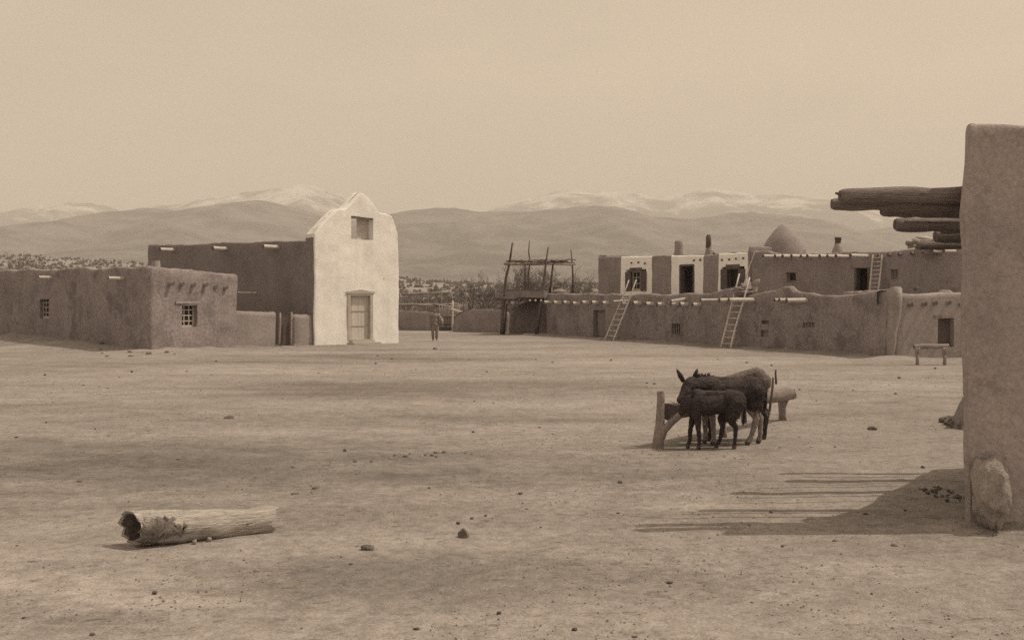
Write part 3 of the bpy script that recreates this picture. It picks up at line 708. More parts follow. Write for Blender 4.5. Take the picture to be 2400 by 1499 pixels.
for i in range(4):
    u0, u1, z0, z1 = ops_l[4][1:5]; a = u0+(u1-u0)*(i+.3)/4; wL.box(sp, a, a+.05, z0-.03, z1+.03, -.14, -.09)
sp.build('window', M['wood'], low_h, False)
row = [(1289, 708), (1312, 709), (1335, 709), (1357, 711), (1379, 709), (1402, 709), (1427, 710), (1472, 710), (1500, 710), (1529, 712), (1556, 713), (1588, 712), (1611, 713), (1641, 714)]
vigas(wL, row, low_h, .42, .115, seed=11)
vigas(wL, [(1690, 703, 1.1, .07), (1735, 703, 1.1, .09), (1768, 703, 1.35, .10), (1838, 703, .5, .08), (1858, 703, .7, .09), (1888, 704, .95, .10)], low_h, 1, .1, seed=12)
log_mesh('roof_drain', wL.p(wL.u(1606), wL.z(1606, 698), -.3), wL.p(wL.u(1604), wL.z(1590, 706), .75), .08, .07, low_h, M['wood_pale'], M['wood_end'], 8, 3, .02, 4)
log_mesh('roof_drain', wL.p(wL.u(1478), wL.z(1480, 704), -.2), wL.p(wL.u(1476), wL.z(1462, 706), 1.0), .05, .05, low_h, M['wood_pale'], M['wood_end'], 8, 3, .02, 5)
# eroded pale corner buttress
m = MB(); cb = Vector(LW_B)+Vector((.02, -.02))
m.tube([(cb.x, cb.y+.1, -.3), (cb.x, cb.y+.08, .2), (cb.x+.03, cb.y+.05, .5), (cb.x+.06, cb.y+.03, .9), (cb.x+.1, cb.y, 1.3), (cb.x+.14, cb.y, 1.7), (cb.x+.18, cb.y, 2.1), (cb.x+.16, cb.y+.1, 2.38), (cb.x+.14, cb.y+.15, 2.50)], [.24, .25, .26, .29, .32, .37, .42, .44, .24], 22, True, 0, None, .14, 5, .62); m.v = [tuple(disp(Vector(q)*2.2, .20)/2.2) for q in m.v]
m.build('corner_buttress', M['adobe_light'], low_h)
m = MB(); wL.box(m, wL.u(1705), wL.u(1812), -.2, .16, .0, .42); o = m.build('adobe_ledge', M['adobe_dark'], low_h, False)

# right end house under the beams
re_h = empty('adobe_house', (wR_A[0]+2, wR_A[1], 0), 'paler low adobe house behind the log bench, with a closed dark door', 'house', 'adobe houses of the village')
ops_r = [(0,)+wR.rect(2199, 2236, 745, 812)+(.28,)]
adobe('wall', [wR_A, wR_B, (wR_B[0]+1, wR_B[1]+8), (wR_A[0]+1.2, wR_A[1]+8)], lambda e, u, x, y: Z_of(686, 39.4) if e == 0 else 2.45, -.5, [M['adobe_light']], re_h, ops_r, .4, .26, .05, .2, 2.15, wav=.05, roundtop=.14)
planks(wR, *ops_r[0][1:5], re_h, 4, .24, M['door_dark'])
lintel(wR, ops_r[0][1]-.2, ops_r[0][2]+.2, ops_r[0][4], re_h, .1, .02)
vigas(wR, [(2133, 714), (2163, 712), (2190, 710), (2219, 709), (2250, 712), (2290, 712)], re_h, .14, .085, M['wood'], M['wood_end'], seed=15)

# ------------------------------------------------------------------ right: upper houses
wU = WF(UW_A, UW_B)
up1 = empty('adobe_house', (UW_A[0]+2, UW_A[1], 2.1), 'upper adobe house with whitewashed surrounds round two windows and a door', 'house', 'adobe houses of the village')
U_M = tuple(wU.A+wU.d*wU.u(1757)); wU1 = WF(UW_A, U_M)
white = [(1455, 1528), (1573, 1648), (1683, 1756)]
wr = [(wU1.u(a), wU1.u(b_)) for a, b_ in white]
ut = [(1400, 602), (1455, 601), (1527, 601), (1560, 599), (1600, 597), (1648, 598), (1690, 594), (1757, 591)]
utu = [wU1.u(p[0]) for p in ut]; utz = [wU1.z(*p) for p in ut]
opu = [(0,)+wU1.rect(1467, 1514, 632, 682)+(.2,), (0,)+wU1.rect(1593, 1627, 620, 690)+(.3,), (0,)+wU1.rect(1691, 1745, 625, 678)+(.2,)]
cuts = [(0, x) for r_ in wr for x in r_]
nU = wU.n
adobe('wall', [UW_A, U_M, tuple(Vector(U_M)-nU*4.5), tuple(Vector(UW_A)-nU*4.5)], lambda e, u, x, y: float(np.interp(u, utu, utz)) if e == 0 else 4.9, 1.6, [M['adobe'], M['whitewash_shed']], up1, opu, .4, .22, .05, .12, 4.45, wav=.04, roundtop=.09,
      matrule=lambda e, u, z: 1 if e == 0 and any(a-.001 < u < b_+.001 for a, b_ in wr) else 0, cuts=cuts)
for k, (op_, cols_) in enumerate(((opu[0], 3), (opu[2], 3))):
    u0, u1, z0, z1 = op_[1:5]; du = (u1-u0)
    w_ = sash(wU1, u0+du*.24, u1-du*.24, z0+.1, z1-.1, up1, 3 if k == 0 else 1, 3 if k == 0 else 1, .19, M['trim_pale'] if k == 0 else M['wood_dark'], .035, True, .05)
    for a, b_ in ((u0-.04, u0+du*.26), (u1-du*.26, u1+.04)):
        m = MB(); wU1.box(m, a, b_, z0, z1-.12, -.02, .035); m.build('shutter', M['wood_dark'], up1, False)
    m = MB(); wU1.box(m, u0+du*.2, u1-du*.2, z1-.11, z1+.12, -.04, .04); m.build('lintel', M['wood_dark'], up1, False)
u0, u1, z0, z1 = opu[1][1:5]
m = MB(); wU1.box(m, u0-.02, u0+.09, z0, z1, -.3, .02); wU1.box(m, u1-.09, u1+.02, z0, z1, -.3, .02); wU1.box(m, u0+.09, u1-.09, z1-.09, z1+.02, -.3, .02); m.build('door_frame', M['wood_dark'], up1, False)
m = MB(); wU1.box(m, u0+.22, u0+.75, z0+.35, z1-.3, -.9, -.86); m.build('door_curtain', M['cloth'], up1, False)
def peg(px, py, w_=wU1, h=up1):
    log_mesh('roof_beam', w_.p(w_.u(px), w_.z(px, py), -.2), w_.p(w_.u(px), w_.z(px, py), .07), .055, .055, h, M['wood_dark'], M['wood_end'], 8, 2, 0, px)
for px, py in ((1481, 616), (1497, 615), (1512, 617), (1693, 609), (1710, 608), (1726, 606), (1743, 605), (1627, 610), (1642, 609)): peg(px, py)
def chimney(par, px, py0, py1, d, r0, r1, mname='adobe', name='chimney', flare=0):
    x = X_of(px, d); z0 = Z_of(py0, d); z1 = Z_of(py1, d); m = MB()
    pr = [(0, 1.12), (.25, 1), (.6, .97), (.88, .98), (1, .62)] if not flare else flare
    m.tube([(x, d, z0-.6)]+[(x, d, z0+(z1-z0)*t) for t, _ in pr], [r0*1.15]+[(r0+(r1-r0)*t)*s for t, s in pr], 10, True, 0, None, .07, px)
    return m.build(name, M[mname], par)
chimney(up1, 1591, 597, 563, 62.5, .27, .25)
ck = chimney(up1, 1661, 594, 553, 60.5, .19, .12)
chimney(up1, 1660.5, 556, 550, 60.5, .13, .10, 'clay', 'chimney_pot')

up2 = empty('adobe_house', (U_M[0]+4, U_M[1]-6, 2.1), 'upper adobe house right of the white surrounds, with an open dark doorway and leaning ladder', 'house', 'adobe houses of the village')
U_E = tuple(wU.A+wU.d*(wU.u(2400)+.0)); U_M2 = tuple(Vector(U_M)+wU.d*.03); wU2 = WF(U_M2, U_E)
ut2 = [(1757, 590), (1800, 589), (1822, 594), (1900, 594), (1960, 591), (2040, 588), (2100, 585), (2150, 580), (2260, 577), (2400, 576)]
u2u = [wU2.u(p[0]) for p in ut2]; u2z = [wU2.z(*p) for p in ut2]
op2 = [(0,)+wU2.rect(1844, 1866, 637, 660)+(.14,), (0,)+wU2.rect(2004, 2036, 627, 692)+(.3,), (0,)+wU2.rect(2087, 2104, 630, 655)+(.14,)]
adobe('wall', [U_M2, U_E, tuple(Vector(U_E)-nU*4.5), tuple(Vector(U_M2)-nU*4.5)], lambda e, u, x, y: float(np.interp(u, u2u, u2z)) if e == 0 else 4.4, 1.6, [M['adobe']], up2, op2, .4, .26, .07, .12, 4.05, wav=.05, roundtop=.14)
sash(wU2, *op2[0][1:5], up2, 1, 1, .14, M['wood'], .04); sash(wU2, *op2[2][1:5], up2, 3, 4, .14, M['wood'], .05)
lintel(wU2, op2[1][1]-.25, op2[1][2]+.25, op2[1][4], up2, .11, .02)
m = MB(); u0, u1, z0, z1 = op2[1][1:5]; wU2.box(m, u0-.05, u0+.08, z0, z1, -.25, .0); wU2.box(m, u1-.08, u1+.05, z0, z1, -.25, .0); m.build('door_frame', M['wood_dark'], up2, False)
vigas(wU2, [(1822, 601, 1.0), (1843, 601, .8), (1853, 601, .6), (1887, 601, 1.0), (1899, 601, .7), (1921, 601, .9), (1950, 601, .9), (1966, 601, .8), (1988, 601, .9), (2034, 600, 1.2)], up2, .9, .09, seed=21)
vigas(wU2, [(2062, 600, .12), (2085, 597, .12), (2110, 596, .12), (2140, 594, .12)], up2, .12, .08, M['wood'], M['wood_end'], seed=23)
vigas(wU2, [(2185, 591, .65), (2207, 589, .65), (2238, 589, .8)], up2, .6, .08, seed=24)
chimney(up2, 1964, 588, 568, 53.5, .28, .13, 'adobe_light', 'chimney', [(0, 1.05), (.5, .95), (1, 1.0)])
chimney(up2, 1964, 570, 556, 53.5, .15, .16, 'clay', 'chimney_pot', [(0, 1), (.45, .92), (.5, 1.12), (.75, .9), (.8, 1.1), (1, 1.05)])
# beehive oven on the roof
hx, hd = X_of(1835, 56.5), 56.5; z0 = Z_of(592, hd); hz = Z_of(525, hd)-z0
m = MB(); pr = [(-.5, 1.02), (0, 1.0), (.15, .97), (.3, .90), (.45, .79), (.6, .65), (.75, .47), (.88, .28), (.96, .13), (1, .03)]
m.tube([(hx, hd, z0+hz*t) for t, _ in pr], [1.045*s for _, s in pr], 28, True, 0, None, .02, 2)
tag(m.build('beehive_oven', M['adobe'], None), 'large pointed beehive oven of mud standing on the upper flat roof', 'oven')

# ------------------------------------------------------------------ ladders
def ladder(foot_l, foot_r, top_l, top_r, n, label, r=.045, t0=.07, t1=.92, ext=0):
    f0, f1, a0, a1 = map(Vector, (foot_l, foot_r, top_l, top_r))
    e = empty('ladder', (f0+f1)/2, label, 'ladder', 'pole ladders against the terraces')
    for k, (f, a) in enumerate(((f0, a0), (f1, a1))):
        m = MB(); stick(m, f, a, r*1.1, r*.75, .008, int(abs(f.x)*100)+k, 8, 6); m.build('rail', M['wood_pale'], e)
    for i in range(n):
        t = t0+(t1-t0)*i/(n-1); m = MB(); d = (f1-f0).normalized()*.06
        t2 = t*(a0-f0).length/(a1-f1).length; t2 = min(t2, .98)
        stick(m, f0.lerp(a0, t)-d, f1.lerp(a1, t2)+d, r*.55, r*.5, .01, i, 6, 2); m.build('rung', M['wood_pale'], e)
    return e
def lad_px(w, l, r_, tl, tr, n, label, o0, o1, zfoot, **k):
    """feet pulled out from the wall by o0, tops resting at o1"""
    def pt(px, py, o):
        A = w.A+w.n*o; kx = (px-1200)/F; u = (kx*A.y-A.x)/(w.d.x-kx*w.d.y); q = A+w.d*u; return Vector((q.x, q.y, Z_of(py, q.y)))
    return ladder(pt(*l, o0), pt(*r_, o0), pt(*tl, o1), pt(*tr, o1), n, label, **k)
lad_px(wL, (1412, 810), (1433, 811), (1474, 656), (1491, 655), 9, 'pole ladder leaning left of the barred window, up to the first white-framed window', 1.3, .0, 0, r=.043, t1=.72)
lad_px(wL, (1685, 833), (1709, 834), (1733, 641), (1757, 650), 9, 'pole ladder with one longer rail, leaning up to the cloth bundle on the parapet', 1.2, .0, 0, r=.043, t1=.68)
lad_px(wU2, (2038, 690), (2058, 689), (2046, 597), (2067, 597), 9, 'steep ladder on the upper terrace beside the open dark doorway', .5, .12, 0, r=.042)
m = MB(); a = wL.p(wL.u(1738), 2.3, .1); bq = P(1768, 592, a.y+1.6); stick(m, a, bq, .03, .02, .01, 5); tag(m.build('pole', M['wood']), 'thin tall pole slanting up beside the cloth bundle to the roof edge', 'pole')

# bundle of cloth and baskets on the parapet
bd = wL.depth(1748); bb = empty('cloth_bundle', (X_of(1750, bd)+.3, bd+.3, 2.3), 'rumpled pale cloths heaped on the parapet at the head of the second ladder', 'bundle')
for k, (px, py, rx, rz, mm) in enumerate(((1733, 676, .28, .16, 'cloth_dark'), (1750, 672, .34, .24, 'cloth'), (1769, 670, .22, .26, 'cloth'), (1742, 684, .42, .13, 'cloth_dark'), (1762, 684, .3, .13, 'cloth_dark'))):
    m = MB(); m.ball(P(px, py, bd+.35-.06*k), (rx*.75, .3, rz), 22, 14, 0, .3, k+1); m.v = [tuple(disp(Vector(q)*2.5, .3)/2.5) for q in m.v]; m.build('cloth', M[mm], bb)
# mud mound and loose stones on the parapet
def lump(name, px, py, d, rx, rz, label, cat, mm='adobe_light', group=None, seed=0):
    m = MB(); m.ball(P(px, py, d), (rx, rx*.8, rz), 12, 8, 0, .2, seed); return tag(m.build(name, M[mm]), label, cat, group)
lump('clay_pot', 1305, 677, LW_A[1]+.2, .28, .20, 'dark rounded clay pot on the terrace edge beside the pole platform', 'pot', 'clay', seed=3)
lump('stone', 1313, 684, LW_A[1]-.2, .42, .18, 'pale flat stone under the dark clay pot on the terrace edge', 'stone', 'rock_pale', seed=4)
lump('stone', 2216, 684, 40.4, .25, .08, 'pale flat stone lying on the parapet of the house behind the bench', 'stone', 'rock_pale', seed=5)
lump('stone', 2146, 676, 41.2, .10, .09, 'small dark stone on the parapet near the pale eroded corner', 'stone', 'rock', seed=6)
lump('stone', 1776, 589, 58.2, .13, .07, 'small dark stone on the upper roof edge beside the beehive oven', 'stone', 'rock', seed=7)
lump('stone', 1671, 594, 60.6, .12, .10, 'small dark stone at the foot of the tall thin chimney', 'stone', 'rock', seed=8)
# firewood pile on the far right roof
fw = empty('firewood_pile', P(2185, 585, 46), 'heap of split firewood on the upper roof below the big beam ends', 'firewood')
for k in range(16):
    px = R.uniform(2152, 2215); py = R.uniform(553, 577) if px > 2165 else R.uniform(562, 576); c = P(px, py, 46+R.uniform(-.3, .4)); d = Vector((R.uniform(.5, 1), R.uniform(-.4, .4), R.uniform(-.15, .15))).normalized()*R.uniform(.3, .6)
    m = MB(); stick(m, c-d, c+d, R.uniform(.06, .11), None, .02, k, 7, 2); m.build('firewood_stick', M[['wood', 'wood_dark', 'wood_pale'][k % 3]], fw)
m = MB(); m.tube([P(2170, 590, 46), P(2168, 575, 46), P(2166, 566, 46)], [.5, .4, .3], 10, True, 0, None, .1, 3); m.build('mud_plinth', M['adobe'], fw)

# ------------------------------------------------------------------ pole platform (drying rack) and its shelter
rk = empty('pole_platform', (X_of(1262, 66.5), 66.5, 0), 'rickety pole platform on tall crooked posts above the dark passage', 'platform')
def bentpost(pts, r0, r1, name='post', m_='wood_dark', dd=0):
    m = MB(); n_ = len(pts); m.tube([P(px, py, d+dd) for px, py, d in pts], [r0+(r1-r0)*i/(n_-1) for i in range(n_)], 7); return m.build(name, M[m_], rk)
bentpost([(1176, 783, 66.0), (1178, 740, 66.0), (1182, 690, 66.0), (1186, 650, 66.0), (1194, 618, 66.0), (1198, 590, 66.0), (1201, 569, 66.0)], .12, .05)
bentpost([(1257, 786, 65.6), (1264, 735, 65.7), (1271, 690, 65.8), (1276, 650, 65.9), (1280, 612, 66.0), (1285, 579, 66.0)], .13, .04)
bentpost([(1181, 784, 66.2), (1186, 735, 66.2), (1187, 712, 66.2)], .07, .05)
bentpost([(1238, 700, 68.4), (1238, 650, 68.4), (1242, 612, 68.4), (1239, 590, 68.4), (1241, 564, 68.4)], .07, .03)
bentpost([(1342, 690, 68.6), (1343, 650, 68.6), (1341, 615, 68.6), (1338, 585, 68.6)], .08, .03)
bentpost([(1230, 700, 67), (1231, 617, 67)], .07, .06); bentpost([(1288, 688, 67), (1293, 650, 67), (1296, 617, 67)], .07, .06)
m = MB(); m.tube([P(1201, 569, 66), P(1204, 574, 66), P(1198, 590, 66)][:2], [.02, .03], 5); m.build('fork', M['wood'], rk)
for k, (a, bq, r_) in enumerate((((1183, 618, 65.8), (1349, 619, 68.4), .085), ((1186, 612, 68.6), (1347, 615, 68.6), .07), ((1190, 616, 66.4), (1340, 621, 66.6), .06))):
    m = MB(); stick(m, P(*a), P(*bq), r_, r_*.7, .006, 70+k, 7, 6); m.build('platform_beam', M['wood'], rk)
for k in range(26):
    x0 = R.uniform(1190, 1300); a = P(x0, 614-R.uniform(0, 5), R.uniform(65.8, 67)); bq = P(x0+R.uniform(20, 60), 613-R.uniform(-3, 7)+ (2 if x0 > 1250 else 0), R.uniform(66.5, 68.8))
    m = MB(); stick(m, a, bq, R.uniform(.03, .06), None, .03, 90+k, 6, 3); m.build('platform_pole', M['wood_dark' if k % 3 else 'wood'], rk)
for k, (a, bq, r_) in enumerate((((1163, 699, 65.6), (1285, 702, 66.2), .10), ((1165, 699, 68), (1285, 700, 68), .09), ((1188, 680, 65.9), (1268, 679, 66), .06))):
    m = MB(); stick(m, P(*a), P(*bq), r_, r_*.9, .004, 40+k, 8, 4); m.build('deck_beam', M['wood_dark'], rk)
m = MB()
dk = [P(1184, 697, 65.9), P(1276, 698, 65.6), P(1282, 695, 69.5), P(1192, 694, 69.5)]; zt = Z_of(681, 66)
m.box8([(q.x, q.y, q.z) for q in dk]+[(q.x, q.y, zt) for q in dk]); m.build('mud_deck', M['adobe_coarse'], rk, False)
for k in range(7):
    px = 1190+k*13; m = MB(); stick(m, P(px, 704, 65.5), P(px+3, 703, 69), .07, .06, .01, k, 7, 2); m.build('deck_pole', M['wood_pale' if k > 3 else 'wood_dark'], rk)
# passage walls under it
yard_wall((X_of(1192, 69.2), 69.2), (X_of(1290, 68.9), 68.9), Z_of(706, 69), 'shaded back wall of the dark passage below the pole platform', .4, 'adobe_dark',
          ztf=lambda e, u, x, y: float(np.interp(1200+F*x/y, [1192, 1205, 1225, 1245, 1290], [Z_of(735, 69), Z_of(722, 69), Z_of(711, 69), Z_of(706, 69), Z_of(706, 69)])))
# low walls left of the platform
yard_wall((X_of(1058, 73), 73.0), (X_of(1186, 70), 70.0), 1.5, 'low shaded adobe wall with a sloping left shoulder, left of the pole platform', .4, 'adobe',
          ztf=lambda e, u, x, y: float(np.interp(1200+F*x/y, [1058, 1068, 1085, 1105, 1140, 1186], [Z_of(764, 72), Z_of(742, 72), Z_of(729, 72), Z_of(723, 72), Z_of(723, 71), Z_of(729, 70)])))
yard_wall((X_of(905, 78), 78.0), (X_of(1012, 75.5), 75.5), Z_of(729, 77), 'low shaded adobe wall between the white church and the stick gate', .4, 'adobe',
          ztf=lambda e, u, x, y: float(np.interp(1200+F*x/y, [905, 960, 1012], [Z_of(726, 77), Z_of(727, 77), Z_of(733, 76)])))

# ------------------------------------------------------------------ stick fence and stick gate
fe = empty('stick_fence', (X_of(990, 79), 79, 0), 'rough fence of upright sticks with log rails behind the low walls', 'fence')
for k in range(70):
    px = 925+k*2.45+R.uniform(-.6, .6); m = MB(); stick(m, P(px, 765, 79), P(px+R.uniform(-1.5, 1.5), R.uniform(708, 716), 79+R.uniform(-.1, .1)), R.uniform(.035, .05), None, .015, k, 5, 2); m.build('picket', M['wood'], fe)
for k, (a, bq) in enumerate((((925, 714, 78.8), (1020, 714, 78.8)), ((980, 716, 78.7), (1070, 711, 78.7)), ((1005, 719, 78.6), (1085, 717, 78.6)), ((940, 690, 81), (1055, 685, 81)), ((1015, 712, 78.5), (1060, 720, 78.5)))):
    m = MB(); stick(m, P(*a), P(*bq), .09, .07, .012, 200+k, 7, 5); m.build('rail', M['wood'], fe)
for px in (1006, 1033, 1092, 1062):
    m = MB(); stick(m, P(px, 770, 79.2), P(px+R.uniform(-3, 3), R.uniform(655, 695), 79.2), .07, .03, .02, px, 6, 4); m.build('post', M['wood'], fe)
sg = empty('stick_gate', (X_of(1040, 76), 76, 0), 'tall gate of close set upright sticks in the gap beside the standing person', 'gate')
for k in range(20):
    px = 1030+k*2.4; m = MB(); stick(m, P(px, 776, 75.5), P(px+R.uniform(-1, 1), R.uniform(712, 722), 75.5), R.uniform(.035, .055), None, .012, 300+k, 5, 2); m.build('picket', M['wood'], sg)
for py in (741, 765):
    m = MB(); stick(m, P(1030, py, 75.4), P(1078, py-1, 75.4), .05, .05, .01, py, 6, 3); m.build('rail', M['wood'], sg)
m = MB(); stick(m, P(1061, 778, 75.2), P(1061, 705, 75.2), .075, .06, .01, 7, 7, 4); m.build('post', M['wood_pale'], sg)
m = MB(); stick(m, P(1057, 724, 75.0), P(1086, 731, 73.5), .08, .06, .02, 9, 7, 4); m.build('rail', M['wood_pale'], sg)

# ------------------------------------------------------------------ bare trees and brush
def bare_tree(px, d, h, spread, label, seed, depth=6, n0=5, cat='tree', group='bare trees behind the village', r0=None):
    rr = random.Random(seed); x = X_of(px, d); base = Vector((x, d, gz(x, d)-.1))
    e = empty('bare_tree', base, label, cat, group); mt, mb_ = MB(), MB()
    h *= 1.12; r0 = r0 or h*.015
    def grow(p, dr, L_, r, lev):
        q = p+dr*L_; mid = p.lerp(q, .5)+Vector((rr.uniform(-1, 1), rr.uniform(-1, 1), rr.uniform(-.5, .5)))*L_*.07
        (mt if lev >= depth-1 else mb_).tube([p, mid, q], [r, r*.85, r*.66], 6 if lev >= depth-1 else (4 if lev > 1 else 3), False)
        if lev <= 0: return
        for k in range(rr.choice((2, 3, 3))):
            v = Vector((rr.uniform(-1, 1), rr.uniform(-1, 1), rr.uniform(-.25, .9))).normalized()
            grow(p.lerp(q, rr.uniform(.55, 1)), (dr*.75+v*spread).normalized(), L_*rr.uniform(.62, .82), max(r*.62, .009), lev-1)
    for k in range(n0):
        a = 2*math.pi*(k+rr.random())/n0; dr = Vector((math.cos(a)*.45*spread, math.sin(a)*.45*spread, 1)).normalized()
        grow(base+Vector((math.cos(a)*.15, math.sin(a)*.15, 0)), dr, h*.30*rr.uniform(.8, 1.15), r0, depth-1)
    mt.build('trunk', M['twig'], e); mb_.build('crown', M['twig'], e)
    return e
for px, d, h, sp, lab, sd in (
    (62, 78, 6.6, .95, 'bare twiggy tree at the left edge above the roof of the left house', 1),
    (14, 84, 6.6, .95, 'bare tree standing outermost left, behind the left house roof', 13),
    (100, 92, 6.4, .9, 'thin bare tree just right of the leftmost trees over the house roof', 14),
    (1128, 86, 5.2, .95, 'spreading bare tree behind the low wall with the sloping shoulder', 2),
    (1165, 92, 4.8, .9, 'bare tree just left of the pole platform', 3),
    (1228, 84, 5.9, .9, 'bare tree seen between the left posts of the pole platform', 4),
    (1262, 90, 6.0, .95, 'bare tree seen between the middle posts of the pole platform', 5),
    (1318, 86, 5.4, .9, 'bare tree seen under the right end of the pole platform', 6),
    (1362, 92, 4.6, .9, 'bare tree between the pole platform and the upper white-trimmed house', 7),
    (1010, 96, 3.6, 1.0, 'low bare tree behind the stick fence next to the church', 8),
    (960, 98, 3.2, 1.0, 'low bare brushy tree right against the church corner behind the fence', 9),
    (1062, 94, 3.9, 1.0, 'low bare tree above the stick gate', 10)):
    bare_tree(px, d, h, sp, lab, sd)
def brush(name, px0, px1, d0, d1, n, hmin, hmax, seed):
    rr = random.Random(seed); m = MB()
    for k in range(n):
        d = rr.uniform(d0, d1); x = X_of(rr.uniform(px0, px1), d); b0 = Vector((x, d, gz(x, d)-.05)); h = rr.uniform(hmin, hmax)
        for j in range(5):
            t = b0+Vector((rr.uniform(-.5, .5), rr.uniform(-.5, .5), 1)).normalized()*h*rr.uniform(.6, 1)
            mid = b0.lerp(t, .5)+Vector((rr.uniform(-.1, .1), rr.uniform(-.1, .1), 0)); m.tube([b0, mid, t], [.018, .014, .006], 3, False)
            for q in range(4):
                s = b0.lerp(t, rr.uniform(.35, .95)); m.tube([s, s+Vector((rr.uniform(-.5, .5), rr.uniform(-.5, .5), rr.uniform(.1, .6)))*h*.35], [.010, .004], 3, False)
    return tag(m.build(name, M['twig']), kind='stuff')
brush('dry_brush', 920, 1400, 82, 125, 700, 1.0, 2.9, 5)
brush('dry_brush', -60, 140, 72, 90, 60, 2.6, 4.6, 6)
# ------------------------------------------------------------------ right foreground: ruined wall end with big roof beams
rw = empty('ruined_adobe_building', (5.5, 10.1, 0), 'tall roofless adobe wall end at the right edge, thick roof beams jutting left', 'building')
pe = [(250, 4.175), (380, 4.178), (440, 4.13), (500, 4.15), (560, 4.17), (1240, 4.19)]
def rw_top(e, u, x, y): return Z_of(290, 9.8)+(.02 if e == 0 else 0)-(.10 if u < .25 and e == 0 else 0)
rwall = adobe('wall', [(4.17, 9.8), (8.6, 9.8), (8.6, 10.35), (4.43, 10.35)], lambda e, u, x, y: Z_of(289, 9.8), -.5, [M['adobe_end']], rw, [], .24, .16, .045, .05, 3.66, wav=.02, roundtop=.05)
for v in rwall.data.vertices:          # the mud swells round the first beam
    wx, wz = v.co.x+rwall.location.x+5.5, v.co.z+rwall.location.z
    if wx < 4.75: v.co.x -= (.05*math.exp(-((wz-2.9)/.33)**2)+.03*math.exp(-((wz-2.0)/.7)**2))*max(0, 1-(wx-4.17)/.55)
adobe('side_wall', [(4.47, 10.36), (5.0, 10.36), (6.4, 13.3), (5.82, 13.3)], lambda e, u, x, y: float(np.interp(y, [10.3, 10.5, 11.0, 11.8, 13.3], [3.0, 2.5, 2.0, 1.65, 1.1])), -.4, [M['adobe_coarse']], rw, [], .22, .2, .07, .1, None, wav=.1, roundtop=.12)
adobe('rear_wall', [(8.6, 9.85), (9.1, 9.85), (9.1, 14.2), (8.6, 14.2)], 3.3, -.4, [M['adobe']], rw, [], .22, .25, .07, .1, None, wav=.1, roundtop=.12)
for k, (py0, py1, D, tip, r0, r1) in enumerate(((459, 459, 10.06, 1968, .070, .080), (480, 478, 10.24, 1949, .066, .075), (495, 494, 10.9, 2065, .066, .078), (526, 527, 11.9, 2097, .078, .090), (552, 551, 12.6, 2190, .078, .086), (574, 573, 13.1, 2150, .050, .056))):
    a = P(tip, py0, D); z1 = Z_of(py1, D); bq = Vector((8.7, D, a.z+(z1-a.z)*(8.7-a.x)/1.3*.15+0))
    n_ = 26; pts = []; rad = []; rr = random.Random(k+5)
    for i in range(n_+1):
        t = (i/n_)**1.6; q = a.lerp(bq, t); pts.append(q+Vector((0, 0, .010*math.sin(7*t+k)))); rad.append((r0+(r1-r0)*min(1, t*4))*(1+.05*noise.noise(Vector((t*9, k, 0))))*(1 if i > 1 else (.72, .93)[i]))
    m = MB(); m.tube(pts, rad, 20, True, 0, 1, .11, k+1)
    m.build('roof_beam', [M['beam'], M['wood_end']], rw, True, 60)
a = P(1965, 456, 10.05); m = MB(); stick(m, a+Vector((.12, 0, -.02)), a+Vector((-.035, -.02, .012)), .035, .010, .05, 3, 6, 3); m.build('broken_stub', M['beam'], rw)
for k, (py, D, tip) in enumerate(((481, 10.55, 2010), (486, 10.75, 2030), (500, 11.35, 2095), (520, 11.65, 2120), (537, 12.25, 2140), (545, 12.4, 2205), (556, 12.85, 2215))):
    a = P(tip, py, D); m = MB(); stick(m, a, (8.7, D+.05, a.z), .017, .022, .002, k, 7, 4); m.build('roof_pole', M['beam'], rw)
# boulder and heaps at its foot
m = MB(); m.rock((0, 0, 0), (.165, .17, .33), 12, 44, 32, 0, 26, .2)
bo = m.build('boulder', M['rock_pale'], None, True, 38); bo.rotation_euler = (0, .16, .3); bo.location = (X_of(2318, 9.62), 9.62, Z_of(1238, 9.62)); tag(bo, 'big pale boulder leaning against the foot of the ruined wall end', 'boulder')
m = MB(); d = 17.7; x = X_of(2305, d); m.tube([(x, d, -.3), (x, d, .02), (x+.05, d, .35), (x+.12, d, .8), (x+.2, d, 1.3)], [.62, .52, .40, .24, .08], 14, True, 0, None, .08, 4)
tag(m.build('mud_buttress', M['adobe_dark'], None), 'dark sloping mud heap half hidden behind the ruined wall end', 'mound')
def heap(px0, px1, py, n, label, seed, s=.06, spread=.5):
    rr = random.Random(seed); d = D_of(py); e = empty('rubble_heap', G((px0+px1)/2, py), label, 'rubble')
    for k in range(n):
        x = X_of(rr.uniform(px0, px1), d); y = d+rr.uniform(-spread, spread); m = MB(); r = s*rr.uniform(.5, 1.3)
        m.rock((x, y, gz(x, y)+r*.3+(rr.random()<.4)*s*.6), (r, r*.8, r*.6), k+seed, 10, 7, rr.uniform(0, 3), 10); m.build('chunk', M['rock'], e, True, 35)
heap(2226, 2262, 997, 26, 'heap of dark rubble beside the sloping mud heap', 4, .10, .5)
heap(2172, 2236, 1160, 30, 'scattered dark rubble lying in the shade of the ruined wall', 5, .022, .45)

